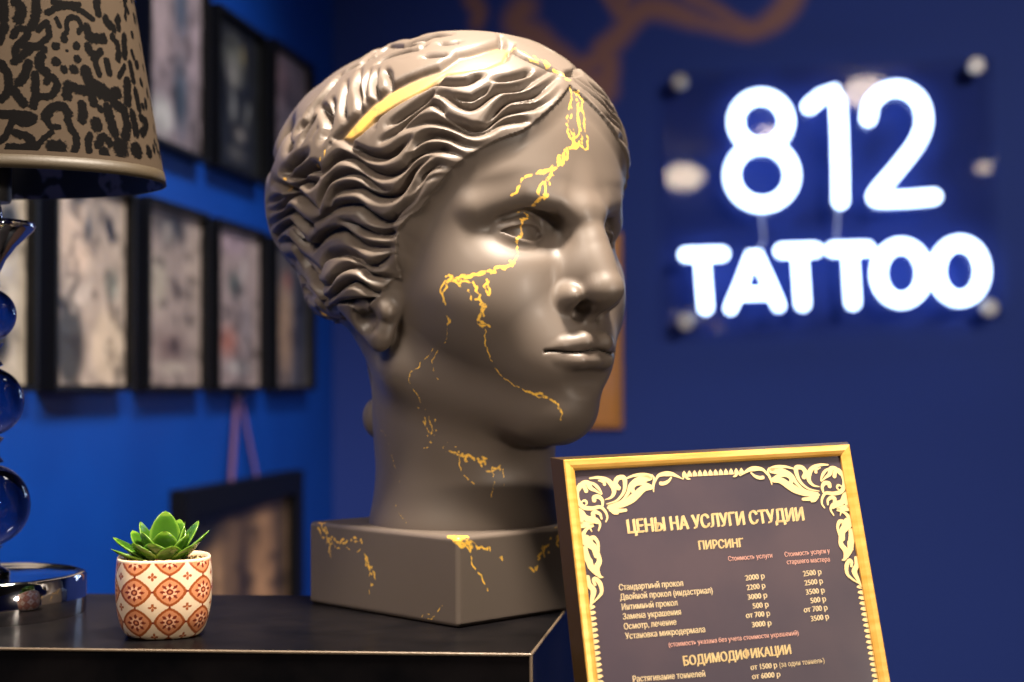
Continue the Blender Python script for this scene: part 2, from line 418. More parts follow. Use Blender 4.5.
# valleys between the locks: (frame, depth, half width, points)
GROOVES = [
 (GA, 1, 1, [(470,120),(520,155),(568,182),(628,205),(698,210),(758,185),(800,150),(850,110)]),
 (GA, 1, 1, [(300,300),(345,300),(385,265),(425,225),(470,205),(530,225),(590,270),(650,300),(720,310),(790,290),(850,245),(885,205)]),
 (GA, .8, .8, [(340,500),(350,440),(385,360),(430,320),(500,300),(560,312),(620,355),(690,400),(750,400)]),
 (GA, 1, 1, [(395,510),(405,440),(440,400),(500,385),(560,385),(620,420),(690,440),(760,430),(800,400),(838,340),(870,285),(915,245),(970,205)]),
 (GA, 1, 1, [(300,590),(350,560),(410,505),(480,485),(560,490),(620,540),(700,578),(760,560),(818,510),(878,460),(913,400),(940,350),(985,300)]),
 (GA, .9, .9, [(470,575),(530,595),(570,620),(630,640),(720,650),(798,635),(868,600),(930,550),(990,500),(1040,470)]),
 (GC, 1, 1, [(300,170),(330,125),(380,92),(440,85),(520,100),(600,145),(680,158),(750,135),(820,100)]),
 (GC, 1, 1, [(235,300),(262,262),(300,212),(350,178),(400,165),(470,162),(530,185),(590,212),(640,222),(700,215)]),
 (GC, 1, 1, [(300,420),(345,355),(370,300),(430,262),(500,268),(570,280),(620,270)]),
 (GC, .6, .6, [(345,378),(400,332),(450,317),(510,302)]),
 (GC, 1, 1, [(150,582),(230,558),(300,512),(360,445),(420,412),(475,390)]),
 (GC, .9, 1, [(0,612),(60,640),(150,645),(230,632),(300,600),(360,560)]),
 (GB, 1, 1, [(150,20),(200,90),(240,130),(300,155),(340,110),(400,72),(470,62),(520,100),(560,130),(640,152),(740,158),(800,140)]),
 (GB, 1, 1, [(250,200),(310,265),(345,290),(375,230),(410,195),(470,185),(530,200),(580,245),(640,262),(700,235),(760,190)]),
 (GB, .9, .9, [(320,345),(370,375),(405,340),(440,295),(500,262),(570,268),(615,310),(700,330),(770,330)]),
 (GB, .9, .8, [(360,470),(410,430),(460,380),(520,350),(580,372),(640,412),(750,420)]),
 (GB, 1, 1, [(400,505),(470,480),(560,468),(660,465),(760,442)]),
 (GB, 1.35, 1.15, [(110,130),(165,120),(215,170),(260,250),(310,330),(350,400),(380,470)]),
 (GB, 1.35, 1.15, [(105,260),(180,270),(240,330),(300,420),(370,500)]),
 (GB, 1.35, 1.15, [(130,340),(220,380),(300,450),(360,520),(450,560),(560,600)]),
 (GB, .7, .8, [(180,400),(260,480),(330,560),(430,610)]),
 (GB, .8, .8, [(190,20),(240,110),(280,150)]),
 (GE, .9, .8, [(110,405),(200,358),(300,362),(380,356),(430,330),(470,318)]),
 (GE, .9, .8, [(530,345),(620,333),(700,312),(740,295)]),
 (GE, 1, 1, [(190,420),(250,425),(300,452),(350,480),(400,492),(450,468),(500,428),(560,395),(640,388),(700,375),(760,338),(840,298)]),
 (GE, 1, 1, [(470,600),(520,550),(570,490),(620,450),(680,435),(760,420),(820,385),(885,335)]),
 (GE, 1, 1, [(240,530),(290,570),(340,595),(420,622),(490,605),(540,562),(600,522),(700,500),(800,488),(865,450),(905,400)]),
 (GE, 1, 1, [(0,625),(60,600),(150,572),(240,580),(330,612),(420,645),(500,630),(560,590),(640,575),(700,575),(770,588),(830,560),(880,500)]),
 (GE, .8, .9, [(-60,600),(0,560),(80,500),(160,440),(200,400)]),
 (GE, .7, .7, [(270,420),(330,440),(400,450),(440,430),(490,400),(520,370)]),
 (GE, .7, .7, [(600,470),(680,455),(740,450),(800,430)]),
 (GE, .8, .8, [(-100,690),(-30,640),(50,560),(120,500),(180,470),(230,500),(260,540)]),
 (GD, .7, .8, [(405,235),(385,310),(398,380),(395,460)]),
 (GD, .7, .8, [(325,300),(312,380),(305,450),(320,510)]),
 (GD, .8, .8, [(245,400),(250,450),(238,520),(230,570)]),
 (GD, .6, .7, [(460,235),(430,300),(425,360),(430,410)]),
 (GD, .7, .7, [(500,235),(482,290),(485,350),(490,380)]),
 (GD, .7, .8, [(545,230),(568,275),(565,330)]),
 (GD, .9, .8, [(505,195),(560,165),(640,138),(720,120)]),
 (GD, 1, .8, [(405,215),(450,180),(510,150),(560,105),(680,100),(760,75),(820,48),(900,38)]),
 (GD, 1, .8, [(235,320),(280,280),(340,235),(420,190),(480,135),(530,90)]),
 (GD, 1.35, 1.15, [(115,470),(180,395),(250,310),(290,262)]),
 (GD, 1.35, 1.15, [(180,440),(212,480),(222,550),(190,620)]),
 (GD, 1.35, 1.15, [(55,570),(100,520),(130,455)]),
 (GD, .8, .8, [(70,640),(110,560),(150,500)]),
 (GE, .9, .8, [(-20,165),(60,140),(130,118),(200,100),(290,92)]),
 (GE, .7, .7, [(370,200),(440,185),(510,172)]),
 (GE, .5, .8, [(60,180),(110,175),(150,150)]),
 (GE, .5, .8, [(130,215),(200,210),(270,205)]),
 (GE, .5, .8, [(220,140),(280,145),(340,135)]),
 (GA, 1.35, 1.15, [(130,300),(160,285),(200,240),(270,195)]),
 (GA, 1.35, 1.15, [(150,330),(220,310),(290,270),(340,280)]),
 (GA, 1.35, 1.15, [(80,350),(130,380),(180,390),(230,340),(280,360),(330,330)]),
 (GA, 1.35, 1.15, [(60,520),(110,490),(170,420),(220,430),(260,470),(330,520)]),
 (GA, 1.35, 1.15, [(60,600),(110,545),(170,520),(220,560),(270,600),(300,600)]),
 (GA, 1.35, 1.15, [(80,680),(110,620),(160,590),(200,620),(250,680),(290,720)]),
 (GA, .8, .9, [(50,470),(90,450),(130,430)]),
 (GF, .9, .8, [(2,100),(30,150),(100,205),(190,250),(290,290),(350,320)]),
]
segs, wid, dep = [], [], []
for fr, a, w, pts in GROOVES:
    q = [cast(*c) for c in crop(*fr, [tuple(v) for v in spline(pts, 3)])]
    q = [v for v in q if v is not None and v[0] > -.4]
    n = len(q)
    for i in range(n-1):
        if np.linalg.norm(q[i+1]-q[i]) > 2.2: continue
        t = lambda k: a*min(1, .25+3.2*k/(n-1), .25+3.2*(1-k/(n-1)))
        segs.append((q[i], q[i+1])); wid.append(.5*w); dep.append((t(i), t(i+1)))
segs = np.array(segs); wid = np.array(wid); dep = np.array(dep)
segs[..., 0] = np.abs(segs[..., 0])
hv = np.where(isH)[0]
AX = HV[hv].copy(); AX[:, 0] = np.abs(AX[:, 0])
D = seg_dist(AX, segs, wts=(wid, dep))
near = seg_dist(AX, segs)
# where no lock was seen: waves running to the knot at the back
x, y, z = AX.T
ph = np.arctan2(z-.5, x+.4)*5.2+.45*np.sin(y*1.5+z*.5)+.15*np.sin(x*2.3)
gen = (1-np.abs(np.sin(ph)))**2
far = np.clip((near-.75)/.5, 0, 1)*(y < 3)
Dd = np.maximum(D, gen*far*.8)
# the smooth fillet tied over the hair
BAND = crop(*GD, [(262,618),(350,512),(450,410),(560,330),(660,280),(760,240),(850,212)])+crop(*GE, [(330,195),(450,165),(590,128),(640,150),(600,230),(500,270),(380,290),(260,310)])+crop(*GD, [(770,330),(700,368),(640,402),(560,450),(470,512),(400,590),(330,640)])
BE = Matrix(HM)
def project(W):
    d = W-np.array([0, 0, CAMZ]); c, s = math.cos(PITCH), math.sin(PITCH)
    dd = d[:, 1]*c+d[:, 2]*s; v = -(d[:, 2]*c-d[:, 1]*s); u = d[:, 0]/dd*F; v = v/dd*F
    cr, sr = math.cos(ROLL), math.sin(ROLL)
    return np.stack([512+u*cr+v*sr, 341-u*sr+v*cr], 1)
def poly_sd(Pt, poly):
    """signed distance (negative inside) to a 2-D polygon"""
    P3 = np.concatenate([Pt, np.zeros((len(Pt), 1))], 1)
    poly = np.array(poly, float); A = poly; B = np.roll(poly, -1, 0)
    d = seg_dist(P3, np.stack([np.c_[A, np.zeros(len(A))], np.c_[B, np.zeros(len(B))]], 1))
    ins = np.zeros(len(Pt), bool)
    for a, b in zip(A, B):
        c = ((a[1] > Pt[:, 1]) != (b[1] > Pt[:, 1]))
        if a[1] != b[1]:
            xx = (b[0]-a[0])*(Pt[:, 1]-a[1])/(b[1]-a[1])+a[0]; ins ^= c & (Pt[:, 0] < xx)
    return np.where(ins, -d, d)
pj = project(to_world(AX))
# facing test uses the mirrored normal as well
NX = HN[hv].copy(); NX[:, 0] *= np.sign(HV[hv][:, 0]+1e-9)
WN = NX @ (M3[:3, :3]/HS).T
face = (WN*(to_world(AX)-np.array([0, 0, CAMZ]))).sum(1) < 0
bd = np.where(face, poly_sd(pj, BAND), 99.)
bm_ = np.clip(-bd/3+.3, 0, 1)
fade = np.clip(-hairline(tuple(AX.T))/.9, .12, 1)
disp = -.80*Dd*(1-bm_)*fade+.14*(1-bm_)-.2*bm_-.25*np.exp(-(bd/2.2)**2)
HV[hv] += HN[hv]*disp[:, None]
HV = np.where(isH[:, None], relax(HV, HQ, 1, .4), HV)
HN = vnormals(HV, HQ)
isB = np.zeros(len(HV), bool); isB[hv] = bd < 0
print('head mesh', len(HV), len(segs), _t.time()-_t0)
# ------------------------------------------------------------------ gold veins painted on the sculpture
rng = np.random.default_rng(5)
V1 = (260, 20, 2.695); V2 = (260, 220, 2.695); V3 = (290, 400, 2.842); V4 = (460, 150, 3.79); V5 = (440, 280, 3.41)
# (frame, width, strands, spread, points)
VEINS = [
 (GF, .8, 2, .08, [(395,360),(405,440),(400,510),(375,590),(400,660),(412,690)]),
 (GF, .8, 3, .10, [(440,400),(445,470),(440,540),(455,620),(465,690)]),
 (GF, .8, 2, .08, [(455,430),(470,510),(478,590),(490,650),(495,690)]),
 (GF, .7, 1, .05, [(412,690),(450,640),(440,560),(448,500)]),
 (V1, .9, 2, .10, [(836,285),(850,335),(880,348),(882,320)]),
 (V1, 1.0, 3, .12, [(865,330),(835,350),(815,385),(780,402),(740,412),(705,438),(680,472)]),
 (V1, .9, 2, .12, [(850,335),(822,352),(800,378),(812,392),(780,405)]),
 (V1, .8, 3, .10, [(783,403),(776,440),(770,480),(748,490)]),
 (V1, .8, 2, .10, [(786,410),(760,445),(748,480),(735,502)]),
 (V1, .8, 2, .08, [(702,518),(720,522),(716,538),(703,535),(708,560),(700,585),(692,600)]),
 (V1, .7, 1, .05, [(692,600),(694,625),(684,650),(660,672)]),
 (V2, .9, 2, .10, [(712,0),(700,40),(694,68)]),
 (V2, 1.0, 3, .10, [(684,110),(660,124),(625,138),(585,146),(545,150),(505,156)]),
 (V2, .9, 2, .10, [(520,154),(500,172),(495,205),(502,240),(507,280)]),
 (V2, .9, 3, .16, [(500,162),(530,168),(560,195),(590,215),(602,245)]),
 (V2, .9, 2, .14, [(540,155),(568,175),(590,200),(600,240)]),
 (V2, .9, 3, .12, [(628,136),(608,170),(614,215),(597,245),(594,275),(606,295)]),
 (V2, .6, 1, .06, [(606,295),(606,330),(625,380),(660,430),(715,462),(770,480)]),
 (V2, .8, 2, .08, [(720,462),(780,480),(803,498),(812,530)]),
 (V2, .45, 1, .06, [(505,280),(500,330),(465,350),(430,395),(408,408),(402,435)]),
 (V2, .45, 1, .06, [(500,330),(462,380),(480,430)]),
 (V2, .5, 1, .1, [(402,435),(432,490),(455,530),(468,580)]),
 (V3, .6, 3, .30, [(380,30),(392,80),(400,110),(425,130)]),
 (V3, .5, 2, .30, [(395,90),(430,110),(470,160)]),
 (V3, .8, 3, .16, [(440,150),(480,155),(520,168),(560,185),(606,195)]),
 (V3, .9, 3, .14, [(480,142),(500,160),(530,165),(550,185)]),
 (V3, .5, 1, .06, [(606,195),(608,245)]),
 (V3, .5, 1, .06, [(480,165),(485,200),(505,225),(525,240)]),
 (V3, .5, 1, .06, [(575,190),(582,235),(572,275)]),
 (V3, .4, 1, .06, [(250,80),(272,100),(290,160),(312,232)]),
 (V3, .4, 1, .06, [(312,232),(300,300),(330,350)]),
 (V3, .5, 2, .05, [(380,50),(398,100)]),
 (GB, 1.2, 2, .12, [(355,525),(380,570),(430,625)]),
 (GA, 1.0, 2, .12, [(150,350),(170,370),(180,400)]),
 (GA, .8, 2, .12, [(330,270),(350,200),(370,170)]),
 (GF, 1.0, 4, .30, [(60,150),(140,200),(240,250),(330,290),(380,350)]),
]
def jag(pts, amp, n=3):
    """random midpoint jitter of a path on the surface"""
    P_ = [np.array(p, float) for p in pts]
    for _ in range(n):
        Q_ = [P_[0]]
        for a, b in zip(P_, P_[1:]):
            Q_ += [(a+b)/2+rng.normal(0, amp, len(a))*np.linalg.norm(b-a), b]
        P_ = Q_
    return P_
bvh2 = BVHTree.FromPolygons(to_world(HV).tolist(), HQ.tolist())
base_bvh = bvh2
vs, vw = [], []
for fr, w, ns, spread, pts in VEINS:
    base = [c for c in (cast(*c) for c in crop(*fr, [tuple(v) for v in spline(pts, 2)])) if c is not None]
    for k in range(ns):
        off = [b+rng.normal(0, spread if ns > 1 else .01, 3) for b in base]
        q = jag(off, .10, 2)
        for a, b in zip(q, q[1:]):
            if np.linalg.norm(a-b) < 1.6: vs.append((a, b)); vw.append(w)
vs = np.array(vs); vw = np.array(vw)
def vein_field(V, segs, w, chunk=8000):
    out = np.full(len(V), 9., np.float32)
    lo, hi = segs.min((0, 1))-.6, segs.max((0, 1))+.6
    m = np.where(((V > lo) & (V < hi)).all(1))[0]
    A = segs[:, 0]; B = segs[:, 1]; D_ = B-A; L2 = (D_*D_).sum(1)+1e-12
    for i in range(0, len(m), chunk):
        v = V[m[i:i+chunk]]
        vD = v @ D_.T-(A*D_).sum(1); t = np.clip(vD/L2, 0, 1)
        d2 = (v*v).sum(1)[:, None]-2*(v @ A.T)+(A*A).sum(1)-2*t*vD+t*t*L2
        out[m[i:i+chunk]] = (np.sqrt(np.maximum(d2, 0))/w).min(1)
    return out
vd = vein_field(HV, vs, vw)
facing = ((HN @ (M3[:3, :3]/HS).T)*(to_world(HV)-np.array([0, 0, CAMZ]))).sum(1) < 0
vd[~facing] = 9

def sculpt_mat():
    m = mat('gunmetal bronze with gold veins', srgb(116, 104, 96), .36, .0, .45)
    nt = m.node_tree
    at_ = nd(m, 'ShaderNodeAttribute'); at_.attribute_name = 'vein'
    at2 = nd(m, 'ShaderNodeAttribute'); at2.attribute_name = 'gild'
    tc = nd(m, 'ShaderNodeTexCoord'); n = nd(m, 'ShaderNodeTexNoise', Scale=420., Detail=2.)
    lk(m, tc, 'Object', n, 'Vector')
    a = nd(m, 'ShaderNodeMath', operation='MULTIPLY_ADD'); a.inputs[1].default_value = .05
    lk(m, n, 'Fac', a, 0); lk(m, at_, 'Fac', a, 2)
    r = nd(m, 'ShaderNodeMapRange'); r.inputs['From Min'].default_value = .115; r.inputs['From Max'].default_value = .06
    lk(m, a, 'Value', r, 'Value')
    n2 = nd(m, 'ShaderNodeTexNoise', Scale=90., Detail=4.); lk(m, tc, 'Object', n2, 'Vector')
    g = nd(m, 'ShaderNodeMath', operation='MULTIPLY'); lk(m, at2, 'Fac', g, 0)
    r2 = nd(m, 'ShaderNodeMapRange'); r2.inputs['From Min'].default_value = .25; r2.inputs['From Max'].default_value = .6; lk(m, n2, 'Fac', r2, 'Value'); lk(m, r2, 'Result', g, 1)
    mx = nd(m, 'ShaderNodeMath', operation='MAXIMUM'); lk(m, r, 'Result', mx, 0); lk(m, g, 'Value', mx, 1)
    c = nd(m, 'ShaderNodeMix', data_type='RGBA'); c.inputs[6].default_value = (*SCULPT_COL, 1); c.inputs[7].default_value = (*srgb(238, 186, 74), 1)
    nt.links.new(mx.outputs[0], c.inputs[0]); nt.links.new(c.outputs[2], P(m).inputs['Base Color'])
    me_ = nd(m, 'ShaderNodeMath', operation='MULTIPLY'); me_.inputs[1].default_value = .15; lk(m, mx, 0, me_, 0); lk(m, me_, 0, P(m), 'Metallic')
    nb = nd(m, 'ShaderNodeTexNoise', Scale=30., Detail=3.); lk(m, tc, 'Object', nb, 'Vector')
    rr = nd(m, 'ShaderNodeMapRange'); rr.inputs['To Min'].default_value = .42; rr.inputs['To Max'].default_value = .54; lk(m, nb, 'Fac', rr, 'Value')
    lk(m, rr, 'Result', P(m), 'Roughness')
    P(m).inputs['Coat Weight'].default_value = .05; P(m).inputs['Coat Roughness'].default_value = .25
    return m
SCULPT_COL = srgb(88, 78, 70)
M_sc = sculpt_mat()

PLC = Vector((-.0364, 1.124, ZT)); PLS = .0875; PLH = .0635
bust = empty('sculpture_bust', PLC, HYAW)
tag(bust, 'dark bronze-grey classical female head sculpture with gold cracks, on the black counter riser', 'sculpture')
BI = np.array((Matrix.Translation(PLC) @ Matrix.Rotation(HYAW, 4, 'Z')).inverted())
def to_bust(V):
    W = to_world(V); return W @ BI[:3, :3].T+BI[:3, 3]
gild = np.zeros(len(HV), np.float32)
gild[hv] = np.clip(-bd/6, 0, 1)*.75
LV = to_bust(HV); LN = (HN*np.array([-1, -1, 1]))          # the head's axes are the bust's, turned half way round
face_hair = isH[HQ].sum(1) > 2
face_band = isB[HQ].sum(1) > 2
def submesh(name, sel):
    q = HQ[sel]; used = np.unique(q); mp = np.full(len(HV), -1, np.int64); mp[used] = np.arange(len(used))
    me = bpy.data.meshes.new(name)
    me.from_pydata(LV[used].tolist(), [], mp[q].tolist())
    me.polygons.foreach_set('use_smooth', [True]*len(me.polygons))
    for nm, arr in (('vein', vd), ('gild', gild)):
        at_ = me.attributes.new(nm, 'FLOAT', 'POINT'); at_.data.foreach_set('value', arr[used].astype(np.float32))
    me.normals_split_custom_set_from_vertices(LN[used].tolist())
    return link(name, me, M_sc, bust)
submesh('head', ~face_hair & ~face_band)
submesh('hair', face_hair & ~face_band)
submesh('hair_band', face_band)['label'] = 'smooth gold-brushed band across the hair'

def rounded_box(hx, hy, h, r, res):
    """dense rounded block standing on z = 0"""
    H3 = np.array([hx, hy, h/2]); Vv, Qv = [], []
    for ax in range(3):
        u, w = (ax+1) % 3, (ax+2) % 3
        for s in (-1, 1):
            nu = int(2*H3[u]/res); nw = int(2*H3[w]/res)
            a, b = np.meshgrid(np.linspace(-1, 1, nu+1), np.linspace(-1, 1, nw+1), indexing='ij')
            pnt = np.zeros(a.shape+(3,)); pnt[..., ax] = s*H3[ax]; pnt[..., u] = a*H3[u]; pnt[..., w] = b*H3[w]
            o = sum(len(x_) for x_ in Vv); pnt = pnt.reshape(-1, 3)
            idx = np.arange(len(pnt)).reshape(nu+1, nw+1)+o
            q = np.stack([idx[:-1, :-1], idx[1:, :-1], idx[1:, 1:], idx[:-1, 1:]], -1).reshape(-1, 4)
            if s < 0: q = q[:, ::-1]
            Vv.append(pnt); Qv.append(q)
    Vv = np.concatenate(Vv); Qv = np.concatenate(Qv)
    c = np.clip(Vv, -(H3-r), H3-r); d = Vv-c; L = np.linalg.norm(d, axis=1)[:, None]
    Nn = d/(L+1e-12); Vv = c+Nn*r
    key = np.round(Vv*1e6).astype(np.int64); _, inv_, = np.unique(key, axis=0, return_inverse=True)[0:2]
    inv_ = inv_.ravel(); n = inv_.max()+1; VV = np.zeros((n, 3)); NN = np.zeros((n, 3)); VV[inv_] = Vv; NN[inv_] = Nn
    Q2 = inv_[Qv]; ok = np.array([len(set(q)) == 4 for q in Q2]); Q2 = Q2[ok]
    VV[:, 2] += h/2
    return VV, NN, Q2
PV, PN, PQ = rounded_box(PLS, PLS, PLH, .0035, .0011)
pb = BVHTree.FromPolygons(PV.tolist(), PQ.tolist())
BIM = Matrix(BI.tolist())
def castp(px, py):
    o = BIM @ Vector((0, 0, CAMZ)); d = (BIM.to_3x3() @ ray(px, py)).normalized()
    h = pb.ray_cast(o, d); return None if h[0] is None else np.array(h[0])
PVE = [
 (1.0, 3, .0022, [(78,352),(95,365),(110,392),(150,400),(190,408),(208,430),(220,462),(232,485),(228,520)]),
 (.8, 2, .002, [(88,350),(105,378),(108,420),(115,455)]), (.6, 1, .001, [(110,392),(140,420),(200,425)]), (.5, 2, .002, [(228,480),(225,530),(232,560)]),
 (1.5, 5, .0035, [(456,385),(475,388),(500,395),(515,400)]), (.9, 2, .0015, [(500,395),(530,412),(560,425),(590,440),(612,462)]),
 (.8, 1, .001, [(505,400),(515,430),(516,465),(535,490),(562,542)]), (.7, 1, .001, [(470,395),(500,412),(510,430)]),
 (1.1, 4, .003, [(775,378),(735,415),(715,440),(700,465),(672,478)]), (.8, 2, .002, [(790,360),(760,395),(700,440)]),
 (.5, 2, .003, [(440,600),(400,610),(370,625)]),
]
ps, pw = [], []
for w, ns, sp, pts in PVE:
    base = [c for c in (castp(*c) for c in crop(*V3, [tuple(v) for v in spline(pts, 2)])) if c is not None]
    for k in range(ns):
        q = jag([b+rng.normal(0, sp if ns > 1 else .0002, 3) for b in base], .13, 2)
        for a, b in zip(q, q[1:]): ps.append((a, b)); pw.append(w)
pvd = vein_field(PV/HS, np.array(ps)/HS, np.array(pw))
me = bpy.data.meshes.new('plinth'); me.from_pydata(PV.tolist(), [], PQ.tolist())
me.polygons.foreach_set('use_smooth', [True]*len(me.polygons))
a_ = me.attributes.new('vein', 'FLOAT', 'POINT'); a_.data.foreach_set('value', pvd.astype(np.float32))
me.attributes.new('gild', 'FLOAT', 'POINT')
me.normals_split_custom_set_from_vertices(PN.tolist())
link('plinth', me, M_sc, bust)['label'] = 'square grey plinth block with gold veins'
print('veins', len(vs), _t.time()-_t0)
# ------------------------------------------------------------------ the room
CORN = at(333, 391, 3.23); CX, CY = CORN.x, CORN.y
E1 = Vector((.986, -.1676, 0)).normalized(); E2 = Vector((-.1676, -.986, 0)).normalized()
def RW(a, b, z): return Vector((CX, CY, 0))+E1*a+E2*b+Vector((0, 0, z))
RA, RB, RH = 4.2, 6.4, 2.75
RYAW = math.atan2(E1.y, E1.x)
M_wl = mat('bright blue wall paint', srgb(8, 84, 190), .42, 0, .4); varied(M_wl, srgb(4, 56, 142), srgb(6, 64, 154), 3, 5); bumpy(M_wl, 180, .12, 4, .001)
M_wr = mat('blue wall paint', srgb(10, 50, 140), .5); bumpy(M_wr, 180, .1, 4, .001)
M_fl = mat('dark oak floor', srgb(70, 52, 38), .4); varied(M_fl, srgb(58, 42, 30), srgb(88, 66, 48), 6, 6, stretch=(1, 9, 1))
M_ce = mat('dark ceiling paint', srgb(60, 60, 66), .8); bumpy(M_ce, 90, .1)
def wall(name, p, q, m, z0=0, z1=RH, t=.08, out=None):
    """wall between floor points p and q (seen side on that line), thickness away from the room"""
    bm = bmesh.new(); n = (Vector(q)-Vector(p)).normalized(); o = Vector(out)*t
    P8 = [Vector(p), Vector(q), Vector(q)+o, Vector(p)+o]
    lo_ = [bm.verts.new((v.x, v.y, z0)) for v in P8]; hi_ = [bm.verts.new((v.x, v.y, z1)) for v in P8]
    bm.faces.new(lo_); bm.faces.new(hi_)
    for i in range(4): bm.faces.new((lo_[i], lo_[(i+1) % 4], hi_[(i+1) % 4], hi_[i]))
    o_ = finish(bm, name, m); o_['kind'] = 'structure'; return o_
wall('wall_left', RW(0, 0, 0), RW(0, RB, 0), M_wl, out=-E1)
wall('wall_right', RW(RA, 0, 0), RW(RA, RB, 0), M_wr, out=E1)
wall('wall_front', RW(0, RB, 0), RW(RA, RB, 0), M_wr, out=E2)
for nm, z0, z1, m in (('floor', -.06, 0, M_fl), ('ceiling', RH, RH+.06, M_ce)):
    bm = bmesh.new(); bx(bm, 0, RA, -RB, 0, z0, z1, Matrix.Translation((CX, CY, 0)) @ Matrix.Rotation(RYAW, 4, 'Z'))
    o_ = finish(bm, nm, m); o_['kind'] = 'structure'
# far wall with its painted gold marbling: a fine grid carries the distance to the painted strokes
def wp(px, py, off=0.):                     # photograph point -> (along, height) on the far wall
    p = on_plane(px, py, RW(0, off, 0), E2); return np.array([(p-Vector((CX, CY, 0))).dot(E1), p.z])
GR = (440, 0, 2.56)
STR = [
 (34, [(412,250),(425,215),(432,160),(415,130),(455,95),(480,60),(520,25),(570,22),(620,40),(670,55),(730,72),(790,82),(840,62),(880,25),(905,-20)]),
 (22, [(480,60),(470,20),(475,-20)]), (26, [(640,-10),(700,20),(760,60),(800,75)]), (30, [(455,95),(430,130),(390,160),(340,170)]),
 (40, [(200,40),(215,20),(190,60),(250,95),(290,130),(360,190),(420,230)]), (26, [(80,0),(100,30),(95,60)]), (22, [(420,-30),(450,20),(470,40)]),
 (18, [(905,-20),(960,-60),(1100,-120),(1300,-90)]),
]
sg, sw = [], []
for w, pts in STR:
    q = [wp(*c) for c in crop(*GR, [tuple(v) for v in spline(pts, 3)])]
    for a, b in zip(q, q[1:]): sg.append((np.r_[a, 0], np.r_[b, 0])); sw.append(w/2.56*CY/F*.85)
sg = np.array(sg); sw = np.array(sw)
nu, nv = 200, 120
U, Vz = np.meshgrid(np.concatenate([np.linspace(0, 2.0, nu-20), np.linspace(2.05, RA, 20)]), np.concatenate([np.linspace(0, 1.5, 12, endpoint=False), np.linspace(1.5, RH, nv-12)]), indexing='ij')
G2 = np.stack([U.ravel(), Vz.ravel(), np.zeros(U.size)], 1)
gd = vein_field(G2, sg, sw*1.0)
bmv = [tuple(RW(u_, 0, z_)) for u_, z_ in zip(U.ravel(), Vz.ravel())]+[tuple(RW(u_, -.08, z_)) for u_, z_ in ((0, 0), (RA, 0), (RA, RH), (0, RH))]
idx = np.arange(nu*nv).reshape(nu, nv); fc = np.stack([idx[:-1, :-1], idx[1:, :-1], idx[1:, 1:], idx[:-1, 1:]], -1).reshape(-1, 4).tolist()
n0 = nu*nv; c4 = [idx[0, 0], idx[-1, 0], idx[-1, -1], idx[0, -1]]
fc.append([n0+3, n0+2, n0+1, n0])
M_wb = mat('navy wall with gold marbling', srgb(34, 48, 116), .7, 0, .2)
a_ = nd(M_wb, 'ShaderNodeAttribute'); a_.attribute_name = 'gold'
tc = nd(M_wb, 'ShaderNodeTexCoord'); n_ = nd(M_wb, 'ShaderNodeTexNoise', Scale=5., Detail=5.); lk(M_wb, tc, 'Object', n_, 'Vector')
ad = nd(M_wb, 'ShaderNodeMath', operation='MULTIPLY_ADD'); ad.inputs[1].default_value = 1.5; lk(M_wb, n_, 'Fac', ad, 0); lk(M_wb, a_, 'Fac', ad, 2)
mr = nd(M_wb, 'ShaderNodeMapRange'); mr.inputs['From Min'].default_value = 2.3; mr.inputs['From Max'].default_value = 1.1; lk(M_wb, ad, 0, mr, 'Value')
mx = nd(M_wb, 'ShaderNodeMix', data_type='RGBA'); mx.inputs[6].default_value = (*srgb(41, 62, 136), 1); mx.inputs[7].default_value = (*srgb(186, 128, 62), 1)
ml = nd(M_wb, 'ShaderNodeMath', operation='MULTIPLY'); ml.inputs[1].default_value = .6; lk(M_wb, mr, 'Result', ml, 0)
M_wb.node_tree.links.new(ml.outputs[0], mx.inputs[0]); M_wb.node_tree.links.new(mx.outputs[2], P(M_wb).inputs['Base Color'])
me = bpy.data.meshes.new('wall_back'); me.from_pydata(bmv, [], fc)
at_ = me.attributes.new('gold', 'FLOAT', 'POINT'); at_.data.foreach_set('value', np.r_[gd, [9]*4].astype(np.float32))
me.update(); link('wall_back', me, M_wb)['kind'] = 'structure'

# ------------------------------------------------------------------ counter and riser
M_blk = mat('black laminate', srgb(24, 23, 25), .28, 0, .04); bumpy(M_blk, 300, .04, 3, .0005)
varied(M_blk, srgb(8, 8, 10), srgb(17, 15, 16), 25, 6)
M_edge = mat('laminate edge highlight', srgb(96, 82, 66), .4, .2)  # beige stands in for the light caught along the riser's black edges
M_ctr = mat('dark counter top', srgb(30, 28, 30), .3); varied(M_ctr, srgb(26, 25, 27), srgb(40, 37, 36), 12, 5)
M_cf = mat('blue counter front', srgb(14, 40, 110), .4)
LZ = ZT-.14
t_ = empty('reception_counter', (0, 1.0, 0)); tag(t_, 'low reception counter with dark top that carries the black riser and price frame', 'counter')
bm = bmesh.new(); bx(bm, -.69, .75, -.38, .34, LZ-.035, LZ); finish(bm, 'counter_top', M_ctr, t_, bevel=.003)
bm = bmesh.new(); bx(bm, -.67, .72, -.34, .31, .08, LZ-.035); finish(bm, 'front_panel', M_cf, t_, bevel=.002)
bm = bmesh.new(); bx(bm, -.65, .70, -.30, .28, 0, .08); finish(bm, 'toe_kick', M_blk, t_)
pz = (0, 0, ZT); up = (0, 0, 1)
fr_ = on_plane(531, 654, pz, up); fl_ = on_plane(0, 648, pz, up); br_ = on_plane(565.5, 609.5, pz, up)
bl1 = on_plane(296, 595.5, pz, up); bl0 = on_plane(82, 593.5, pz, up)
dF = (fl_-fr_).normalized(); dR = (br_-fr_).normalized(); dB = (bl0-bl1).normalized()
flf = fr_+dF*.69
